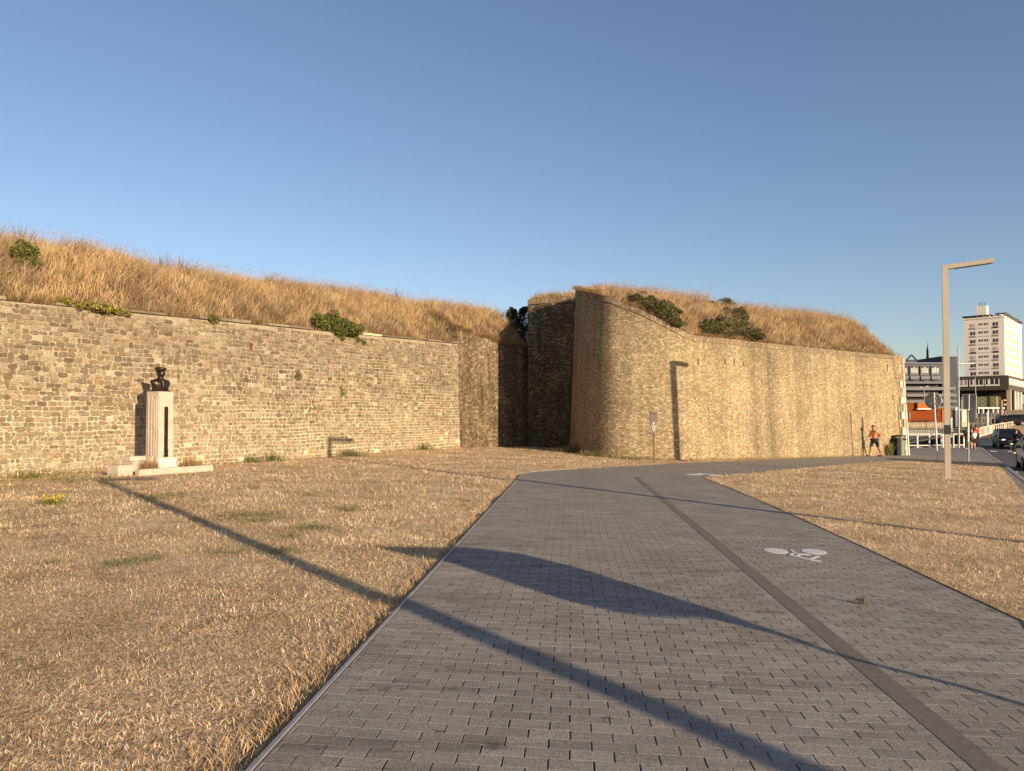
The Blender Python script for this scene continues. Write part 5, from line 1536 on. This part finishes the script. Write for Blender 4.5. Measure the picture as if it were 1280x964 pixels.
# pale bridge balustrade rising to the right
pale=simple('pale cream metal',(.60,.50,.38),.6,var=.08)
bx=[(1224,77),(1243.5,90),(1273.5,121),(1300,165)]
lbs=['nearest pale cream slatted bridge railing beginning beside the red jersey','middle pale cream slatted bridge railing behind the black estate car','farthest pale cream slatted bridge railing climbing to the right edge']
for i in range(3):
    a=at(bx[i][0],bx[i][1]); b2=at(bx[i+1][0],bx[i+1][1])
    a.z=zat(bx[i][0],[547,541,533.5][i],bx[i][1]); b2.z=zat(bx[i+1][0],[541,533.5,529][i],bx[i+1][1])
    railing('bridge_railing',a,b2,lbs[i],.98,pale,3,bars=[13,14,10][i],rail_r=.06,lowrail=.12)

# =================================================================== HARBOUR BACKGROUND
wt=MB()
wt.add([(26,60.9,-3.2),(60,60.9,-3.2),(150,230,-3.2),(26,230,-3.2)],[(0,1,2,3)])
wm,wtr,wb=newmat('harbour water'); wb.inputs['Base Color'].default_value=(.02,.035,.04,1); wb.inputs['Roughness'].default_value=.12
bump(wtr,wb,noise(wtr,1.2,wpos(wtr),3),.3,.1)
build('water',wt,wm,kind='structure')
m=MB(); m.box(((26+kline[3].x-1.2)/2,61.1,-1.9),(kline[3].x-1.2-26,.5,2.6)); build('quay_wall',m,M['kerb'],kind='structure')

# orange moored work boat
org_=simple('orange red hull paint',(.20,.05,.012),.95,var=.12,scale=1.5,spec=.05); org2=simple('bright orange paint',(.38,.12,.035),.9,var=.06,spec=.05); orgd=simple('deep red orange paint',(.15,.028,.01),.9,var=.15)
Yb=100.0
def Xz(x,y,Y=Yb): return (ray(x,y)[0]*Y,zat(x,y,Y))
t=thing('work_boat',(ray(1160,530)[0]*Yb,Yb,-3.2),'orange work boat with a beige rubbing band moored beyond the white railing','boat')
def slab(nm,x0,x1,y0,y1,mat,Y0=Yb,dep=4,parent=None,bev=.0):
    X0,Z1=Xz(x0,y0,Y0); X1,Z0=Xz(x1,y1,Y0); m=MB(); m.box(((X0+X1)/2,Y0+dep/2,(Z0+Z1)/2),(X1-X0,dep,Z1-Z0),0,bev)
    return build(nm,m,mat,parent or t,world=True) if (parent is None) else build(nm,m,mat,parent,world=False)
X0,zt_=Xz(1118,503); X1,_=Xz(1172,503)
m=MB(); prof=[(1118,503,528),(1150,504,528),(1172,510,528),(1190,511,527)]
rings=[]
for x,yt_,yb_ in prof:
    X,zt2=Xz(x,yt_); _,zb2=Xz(x,yb_); rings.append([(X,Yb,zb2),(X,Yb,zt2),(X,Yb+5,zt2),(X,Yb+5,zb2)])
m.loft(rings); build('hull',m,org_,t,world=True)
slab('deckhouse',1147,1166,503.2,511.5,org2,Yb-.4,4,bev=.1)
slab('hull_panel',1171,1177,511.5,528,orgd,Yb-.15,1)
slab('hull_panel',1177.5,1180,512,531,org2,Yb-.25,1,bev=.05)
slab('deck_strip',1147,1164,510.6,512,M['white_metal'],Yb-.6,1)
slab('door',1136.2,1138.5,516,523.5,M['dark_metal'],Yb-.05,.2)
beige=simple('weathered beige float',(.30,.24,.16),.9,var=.2,scale=1.5)
for x0,x1 in ((1118,1148.5),(1149.5,1171)):
    Xa,_=Xz(x0,532); Xb,_=Xz(x1,532); zc=zat(1150,532.5,Yb-1.2); m=MB(); m.tube((Xa,Yb-1.2,zc),(Xb,Yb-1.2,zc),.52,.52,12); build('float_tube',m,beige,t,world=True)
m=MB(); Xa,_=Xz(1118,536); Xb,_=Xz(1192,536); m.box(((Xa+Xb)/2,Yb-.2,-1.6),(Xb-Xa,3,3.6)); build('lower_hull',m,simple('dark wet hull',(.03,.03,.03),.7),t,world=True)
for x in (1141,1149,1157): 
    m=MB(); X,_=Xz(x,526); m.tube((X,Yb-.5,zat(x,527,Yb)),(X+.8,Yb-.5,zat(x,524.6,Yb)),.09,.05,6); build('fender',m,M['dark_metal'],t,world=True)
# pontoon railings in the basin
def grid_rail(Y,x0,x1,y0,y1,n,label,mat,nm='pontoon_railing',leanx=0):
    a=Vector((ray(x0,y1)[0]*Y,Y,zat(x0,y1,Y))); t=thing(nm,a,label,'railing')
    h_=zat(x0,y0,Y)-zat(x0,y1,Y); W_=ray(x1,y1)[0]*Y-a.x
    m=MB(); m.tube((0,0,h_),(W_,0,h_),.035,.035,5); build('top_rail',m,mat,t)
    m=MB(); m.tube((0,0,h_*.1),(W_,0,h_*.1),.03,.03,5); build('bottom_rail',m,mat,t)
    for k in range(n+1):
        m=MB(); m.box((W_*k/n,0,h_/2),(.05,.05,h_)); build('baluster',m,mat,t)
    return t
drift=simple('dull wood grey',(.22,.19,.14),.9,var=.2)
grid_rail(80,1120,1172,537.8,545,26,'dark grey slatted pontoon railing under the orange boat',M['grey_metal'])
grid_rail(84,1174,1205,535.5,545,12,'grey pontoon railing to the right of the beige lamp post',drift)
grid_rail(120,1190,1246,522,531,22,'far weathered railing row below the tower podium',drift)
grid_rail(105,1200,1236,529,538,16,'weathered railing row in front of the bridge approach',drift)
m=MB(); X0=ray(1100,540)[0]*79; X1=ray(1206,540)[0]*90; m.box(((X0+X1)/2,84,-2.2),(X1-X0,6,1.1),0,.05); pn=build('pontoon',m,M['dark_metal']); tag(pn,'dark floating pontoon behind the white quay railing','pontoon')
# quay edge wall of the far side
m=MB(); X0=ray(1060,520)[0]*150; X1=ray(1225,520)[0]*150; m.box(((X0+X1)/2,151,-.9),(X1-X0,1.5,4.6)); build('far_quay_wall',m,simple('dark quay stone',(.10,.085,.06),.95,var=.3,scale=.5),kind='structure')
# boats' masts, bollards and small posts in the jumble
for i,(x,y0,y1,Y,r_) in enumerate(((1216,514,531,110,.10),(1221.5,516,531,112,.08),(1227,511,533,100,.09),(1234,515,531,110,.16),(1243,512,530,108,.07),(1251.5,500,526,112,.22),(1256.5,513,522,125,.10),(1183.5,522,540,90,.12),(1189,522,540,92,.12),(1238.5,518,532,104,.07))):
    a=Vector((ray(x,y1)[0]*Y,Y,zat(x,y1,Y)-.6)); 
    side=['left','right']
    names=['pale post left of the yellow panels','thin pale post under the white canopy end','light mast in front of the canopy','thick pale bollard post under the canopy','thin pole right of the canopy','tall thick grey column right of the yellow panels','short post beside the parked black car','left of two white mooring posts behind the lamp','right of two white mooring posts behind the lamp','thin grey post before the bridge railing']
    t,_=pole('mooring_post',x,y0,a,names[i],'post',r_,r_,drift if i not in (3,7,8) else M['white_metal'])
t=thing('double_lamp',(ray(1155.5,515)[0]*130,130,.5),'small distant lamp with two arms against the grey building','street lamp')
b=t.location; zt_=zat(1155.5,486,130)-b.z; m=MB(); m.tube((0,0,0),(0,0,zt_),.10,.06,8); build('pole',m,M['grey_metal'],t)
for sx,dz in ((-1,.5),(1,.9)):
    m=MB(); m.tube((0,0,zt_),(sx*.6,0,zt_+dz*.45),.04,.04,6); build('arm',m,M['grey_metal'],t)
    m=MB(); m.box((sx*.55,0,zt_+dz*.45),(.45,.2,.10),0,.03); build('lamp_head',m,M['white_metal'],t)
b=Vector((ray(1220,516)[0]*140,140,zat(1220,522,140))); t,_=pole('flag_mast',1219.3,472,b,'thin tall mast in front of the tower podium','mast',.09,.06,M['grey_metal'],1219)

# ---- slate grey building with dormer windows
Yg=150.0
slate=simple('grey cladding darkened for shade',(.075,.085,.095),.8,var=.12,scale=.4); slate2=simple('light grey sill band',(.15,.155,.165),.8,var=.1); maroon=simple('dark maroon louvre bay',(.03,.012,.016),.7,var=.2)  # cladding tone darkened so the sun-facing front reads as shaded
def gx(x): return ray(x,500)[0]*Yg
def gz(y): return zat(1160,y,Yg)
t=thing('office_building',(gx(1100),Yg,gz(520)),'slate grey waterfront building with open gable frame and banded maroon floors','building')
def gb(nm,x0,x1,y0,y1,mat,y=0,dep=10,par=None,bev=0):
    m=MB(); m.box(((gx(x0)+gx(x1))/2,Yg+y+dep/2,(gz(y0)+gz(y1))/2),(gx(x1)-gx(x0),dep,gz(y0)-gz(y1)),0,bev)
    o=build(nm,m,mat,None); 
    P0=t
    for v in o.data.vertices: v.co-=t.location
    o.parent=par or t
    return o
gb('wall',1060,1180,454,478,slate); gb('roof_edge',1060,1180,453.2,454.8,slate2,-.3,10.6)
gb('stair_tower',1180,1199.5,446,524,simple('dark slate tower',(.045,.055,.07),.8,var=.1,scale=.3),.6,10); gb('tower_cap',1179.5,1200,445,446.2,slate2,.3,10.6)
gb('floor_band',1060,1180,478,479.6,slate2,-.4,10)
for y in (480.5,): pass
gb('recess',1060,1196,479.6,523,maroon,1.2,8)
for y0,y1 in ((483.8,487.8),(492.3,496.0),(500.3,503.5),(508,511),(515.5,518.5)): gb('floor_band',1060,1196,y0,y1,slate2,-.1,2)
gb('ground_storey',1060,1200,523,545,simple('dark base',(.05,.04,.04),.9),.2,9)
for x0 in (1137,1150.2,1163.4,1110,1123.6):
    w_=gb('window',x0,x0+10.2,457.5,469.5,simple('grey window surround',(.11,.12,.125),.8,var=.05),-.25,.5)
    for k in range(3):
        gb('pane',x0+1.2+k*2.9,x0+3.6+k*2.9,460.5 if k!=1 else 459,466.5,simple('dull pane',(.20,.21,.20),.3,var=.3,scale=1),-.32,.1,w_)
    gb('glass_recess',x0+1,x0+9.4,457.9,459.8,glass,-.30,.1,w_)
    gb('balcony_panel',x0-.4,x0+10.6,470.5,474.5,slate2,-.6,.5); gb('shadow_slot',x0+.5,x0+4,475.5,476.5,blackc,-.1,.2)
# little open gable
zf0,zf1,zf2=gz(453.2),gz(450.3),gz(443.2); xa,xb,xm=gx(1136.5),gx(1150.2),gx(1143.4)
m=MB()
for (p,q) in (((xa,zf1),(xm,zf2)),((xb,zf1),(xm,zf2)),((xa,zf1),(xb,zf1)),((xa+.2,zf0),(xa+.2,zf1)),((xb-.2,zf0),(xb-.2,zf1)),((xa,zf0+.1),(xb,zf0+.1))):
    m.tube((p[0]-t.location.x,1-0,p[1]-t.location.z),(q[0]-t.location.x,1,q[1]-t.location.z),.16,.16,6)
build('gable_frame',m,simple('dark blue frame',(.03,.045,.06),.6),t)
# spire behind
Ys=320.0; bx_,bz_=ray(1159.5,455)[0]*Ys,zat(1159.5,458,Ys)
t=thing('church_spire',(bx_,Ys,bz_-22),'dark slender church spire behind the slate grey building','spire')
m=MB(); def_=lambda z,r_,n=8:[(r_*math.cos(2*math.pi*k/n),r_*math.sin(2*math.pi*k/n),z) for k in range(n)]
m.loft([def_(0,1.7),def_(22,1.7)]); build('tower',m,simple('grey spire stone',(.11,.10,.10),.9,var=.2),t)
m=MB(); m.loft([def_(22,1.75),def_(23.2,1.45),def_(24.2,.9),def_(25.3,.8),def_(25.5,.55),def_(27.8,.42),def_(28.1,.5),def_(30.8,.12),def_(33,.03)]); build('spire_roof',m,simple('dark spire slate',(.045,.04,.045),.8,var=.2),t)
for k in range(6):
    a=k*math.pi/3; m=MB(); m.loft([[(1.3*math.cos(a)+q[0],1.3*math.sin(a)+q[1],q[2]) for q in def_(23.0,.25,6)],[(1.3*math.cos(a)+q[0],1.3*math.sin(a)+q[1],q[2]) for q in def_(25.4,.03,6)]]); build('pinnacle',m,bpy.data.materials['dark spire slate'],t)

# ---- white tower block
cream=simple('cream white render',(.84,.76,.65),.8,var=.03,scale=.2); creamb=simple('sill grey',(.33,.28,.23),.8,var=.1); brown=simple('dark brown cladding',(.075,.058,.042),.8,var=.12,scale=.5)
yel=simple('pale yellow shutter',(.72,.62,.30),.7,var=.1); blk=simple('window dark glass',(.035,.022,.018),.2,var=0,spec=.6); curt=simple('pale curtain window',(.50,.43,.35),.6,var=.1,scale=.3)
Cn=Vector((ray(1257,500)[0]*265,265,0)); sdv=Vector((.67,.74,0)).normalized(); fdv=Vector((-.74,.67,0)).normalized()
zr=zat(1257,394.5,265); zw=zat(1257,469.5,265); zp=zat(1257,487.5,265); zg_=zat(1257,517,265)
t=thing('tower_block',(Cn.x,Cn.y,zg_),'tall cream white tower block with dark podium at the right edge','building')
FW,SWd=12.7,38.0
T0=t.location
def tb(nm,face,a0,a1,z0,z1,o0,o1,mat,par=None):
    """box on a face: a along the face from the corner, o outward"""
    dv,nv=(fdv,-sdv) if face=='f' else (sdv,-fdv)
    c=Cn+dv*((a0+a1)/2)+nv*((o0+o1)/2); c.z=(z0+z1)/2
    m=MB(); m.box(c-T0,(a1-a0,abs(o1-o0),z1-z0),math.atan2(dv.y,dv.x)); return build(nm,m,mat,par or t)
def fz(y): return zat(1232,y,268.5)
tb('shaft','s',0,SWd,zw,zr,-FW,0,cream)
tb('cornice','f',-.15,FW+.2,zr-.5,zr-.1,-.2,.25,cream); tb('cornice','s',-.15,SWd,zr-.5,zr-.1,-.2,.25,cream)
rf=tb('roof_canopy','s',1,SWd+1,zr+.95,zr+1.2,-3,.5,M['dark_metal']); tb('roof_canopy','f',4,FW+.6,zr+.6,zr+.8,-6,.4,M['dark_metal'])
tb('lift_house','f',5.6,8.8,zr-.2,zat(1232,381,268),-5,-1,cream)
for a in (1.2,2.6,4.4,7.2,9.6,11.2): tb('roof_post','f',a,a+.45,zr-.1,zr+random.uniform(.5,1.1),-1.2,-.6,random.choice([cream,M['dark_metal'],creamb]))
for a,h_ in ((6.2,3.0),(7.1,3.3),(8.0,3.2)): tb('antenna','f',a,a+.2,zat(1232,381,268),zat(1232,381,268)+h_*.45,-3,-2.8,M['dark_metal'])
tb('parapet','s',.3,SWd-.5,zr-.1,zr+.55,-1.0,-.7,cream)
import itertools
fl_h=10.22*268/925
for r_ in range(7):
    zt_=zat(1232,403.3+10.2*r_,268); 
    # a measured from the corner towards the left
    for a0,a1,kind in ((9.0,10.6,'p'),(6.7,7.9,'s'),(5.0,6.2,'s'),(1.95,3.5,'p')):
        if kind=='p':
            pale_=(r_ in (3,4) and a0>8) or (r_==3 and a0<3) or (r_==0 and a0>8)
            w_=tb('window','f',a0,a1,zt_-1.2,zt_,-.1,.05,curt if pale_ else blk)
            tb('mullion','f',(a0+a1)/2-.06,(a0+a1)/2+.06,zt_-1.2,zt_,.05,.09,cream,w_)
            if r_<6: tb('balcony_front','f',a0-.1,a1+.1,zt_-2.15,zt_-1.5,-.1,.1,blk if (r_==3 or (r_==0 and a0<3)) else creamb)
        else:
            w_=tb('window','f',a0,a1,zt_-.75,zt_-.05,-.1,.05,blk); tb('mullion','f',(a0+a1)/2-.07,(a0+a1)/2+.07,zt_-.75,zt_-.05,.05,.09,cream,w_)
    if r_: tb('floor_line','f',4.6,8.4,zt_+1.05,zt_+1.15,-.05,.06,creamb)
    for c_ in range(8):
        a0=2.0+c_*4.4; zc=zt_+.9
        w_=tb('window','s',a0,a0+2.4,zc-1.5,zc,-.1,.06,yel if (r_+c_)%3 else curt)
        tb('pane','s',a0+.3,a0+1.1,zc-1.45,zc-.5,.06,.1,blk if (r_*3+c_)%4==0 else creamb,w_)
        tb('balcony_front','s',a0-.2,a0+3,zc-2.2,zc-1.6,-.1,.15,cream)
# podium
def tb2(nm,face,a0,a1,z0,z1,o0,o1,mat,par=None): return tb(nm,face,a0,a1,z0,z1,o0,o1,mat,par)
tb('podium','s',-2,SWd+25,zp,zw,-16,1.2,brown)
tb('podium_end','f',-1.2,16.5,zp+.002,zw-.003,1.0,2.05,brown)
zq1,zq0=zat(1232,474.0,266),zat(1232,480.5,266)
for a0,a1 in ((11.4,15.6),(6.4,10.6),(1.6,5.8)):
    w_=tb('window','f',a0,a1,zq0,zq1,2.0,2.15,curt if a0>11 else blk)
    tb('sill','f',a0-.1,a1+.1,zq0-.6,zq0-.05,2.0,2.3,cream,w_)
    for k in range(4): 
        aa=a0+k*(a1-a0)/3-.12; tb('mullion','f',aa,aa+(.24 if k!=2 or a0>11 else .7),zq0,zq1,2.15,2.22,cream,w_)
w_=tb('window_strip','s',-1.0,SWd,zq0-.2,zq1+.2,1.15,1.3,curt)
for k in range(22): tb('mullion','s',-1+k*1.7,-.6+k*1.7,zq0-.2,zq1+.2,1.3,1.4,cream,w_)
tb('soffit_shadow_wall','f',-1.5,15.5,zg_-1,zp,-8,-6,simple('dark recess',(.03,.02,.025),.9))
# yellow lattice panels
lat=simple('yellow ochre lattice block',(.85,.72,.34),.8,var=.06)
zl1,zl0=zat(1232,495.3,266),zat(1232,508.8,266)
for a0,a1 in ((11.6,14.0),(5.9,10.2),(2.7,4.7)):
    w_=tb('lattice_wall','f',a0,a1,zl0,zl1,-1,-.6,lat); nc=max(2,int((a1-a0)/.9))
    for r_ in range(5):
        for c_ in range(nc):
            if (r_+c_)%2: continue
            aa=a0+.3+c_*.85; zz=zl0+.5+r_*.7; tb('opening','f',aa,aa+.36,zz,zz+.34,-.6,-.56,blk,w_)
    tb('lattice_return','f',a0-.9,a0-.05,zl0,zl1-.1,-1.6,-1.1,simple('olive panel',(.25,.20,.06),.8,var=.1))
for a0 in (-1.8,): tb('column','f',a0,a0+1.3,zg_-.5,zp,.2,1.4,simple('rose column',(.55,.38,.26),.8,var=.05))
for a0 in (3.5,9,14,20,28): tb('column','s',a0,a0+1.2,zg_-.5,zp,.0,1.0,cream)
for k,(z0,z1) in enumerate(((zl0+2.2,zl0+2.7),(zl0+.6,zl0+1.2))): tb('balcony_front','s',1.0,36,z0,z1,-.8,-.5,simple('peach panel',(.62,.42,.24),.8,var=.1))
tb('ground_floor','f',-1.5,15,zg_-1.5,zl0,-3,-2.2,simple('shop dark',(.04,.025,.025),.7,var=.2))
# white canopy slab
t=thing('canopy',(ray(1234,512)[0]*225,225,zat(1234,521,225)),'low white canopy slab below the yellow lattice walls','canopy')
m=MB(); w_=33*225/925; hz=zat(1234,510.3,225)-t.location.z; m.box((0,0,hz),(w_,4,.45),0,.05); build('roof_slab',m,M['white_metal'],t)
for k in range(6): m=MB(); m.box((-w_/2+.4+k*(w_-.8)/5,-1.6,hz/2-.3),(.22,.22,hz)); build('column',m,M['white_metal'],t)
m=MB(); m.box((0,2.4,hz/2-.3),(w_,.4,hz)); build('back_wall',m,simple('dim back wall',(.06,.03,.03),.8,var=.3,scale=.6),t)
# white memorial figures / awnings left of the pole
for x,lb in ((1195.5,'small dark kiosk with white roof, left of the thin mast lamp'),(1203.5,'small tan kiosk with white roof, right of the thin mast lamp')):
    Y=115; t=thing('kiosk',(ray(x,530)[0]*Y,Y,zat(x,534,Y)),lb,'kiosk'); hz=zat(x,513,Y)-t.location.z
    m=MB(); m.box((0,0,hz/2),(.75,.8,hz),0,.05); build('body',m,M['dark_metal'] if x<1200 else pale,t)
    m=MB(); m.loft([[(-.5,-.5,hz),(.5,-.5,hz),(.5,.5,hz),(-.5,.5,hz)],[(-.1,-.1,hz+.5),(.1,-.1,hz+.5),(.1,.1,hz+.5),(-.1,.1,hz+.5)]]); build('roof',m,M['white_metal'],t)

# ------------------------------------------------------------------ groups of repeats
grp={'weed':'green weeds along the wall foots','gorse_bush':'gorse bushes on the bastion bank','wall_plant':'small plants rooted in the long wall','mooring_post':'posts and poles around the harbour','quay_railing':'white quay railings','bridge_railing':'pale bridge railings','pontoon_railing':'weathered railings in the basin','car':'cars on and beyond the road','kiosk':'small kiosks across the basin','road_marking':'white dashes on the road','bicycle_marking':'painted bicycle symbols','road_sign':'road signs seen from behind','person':'pedestrians'}
for o in list(sc.objects):
    if o.parent is None and o.get('label') and not o.get('group'):
        st=o.name.split('.')[0]
        if st in grp: o['group']=grp[st]
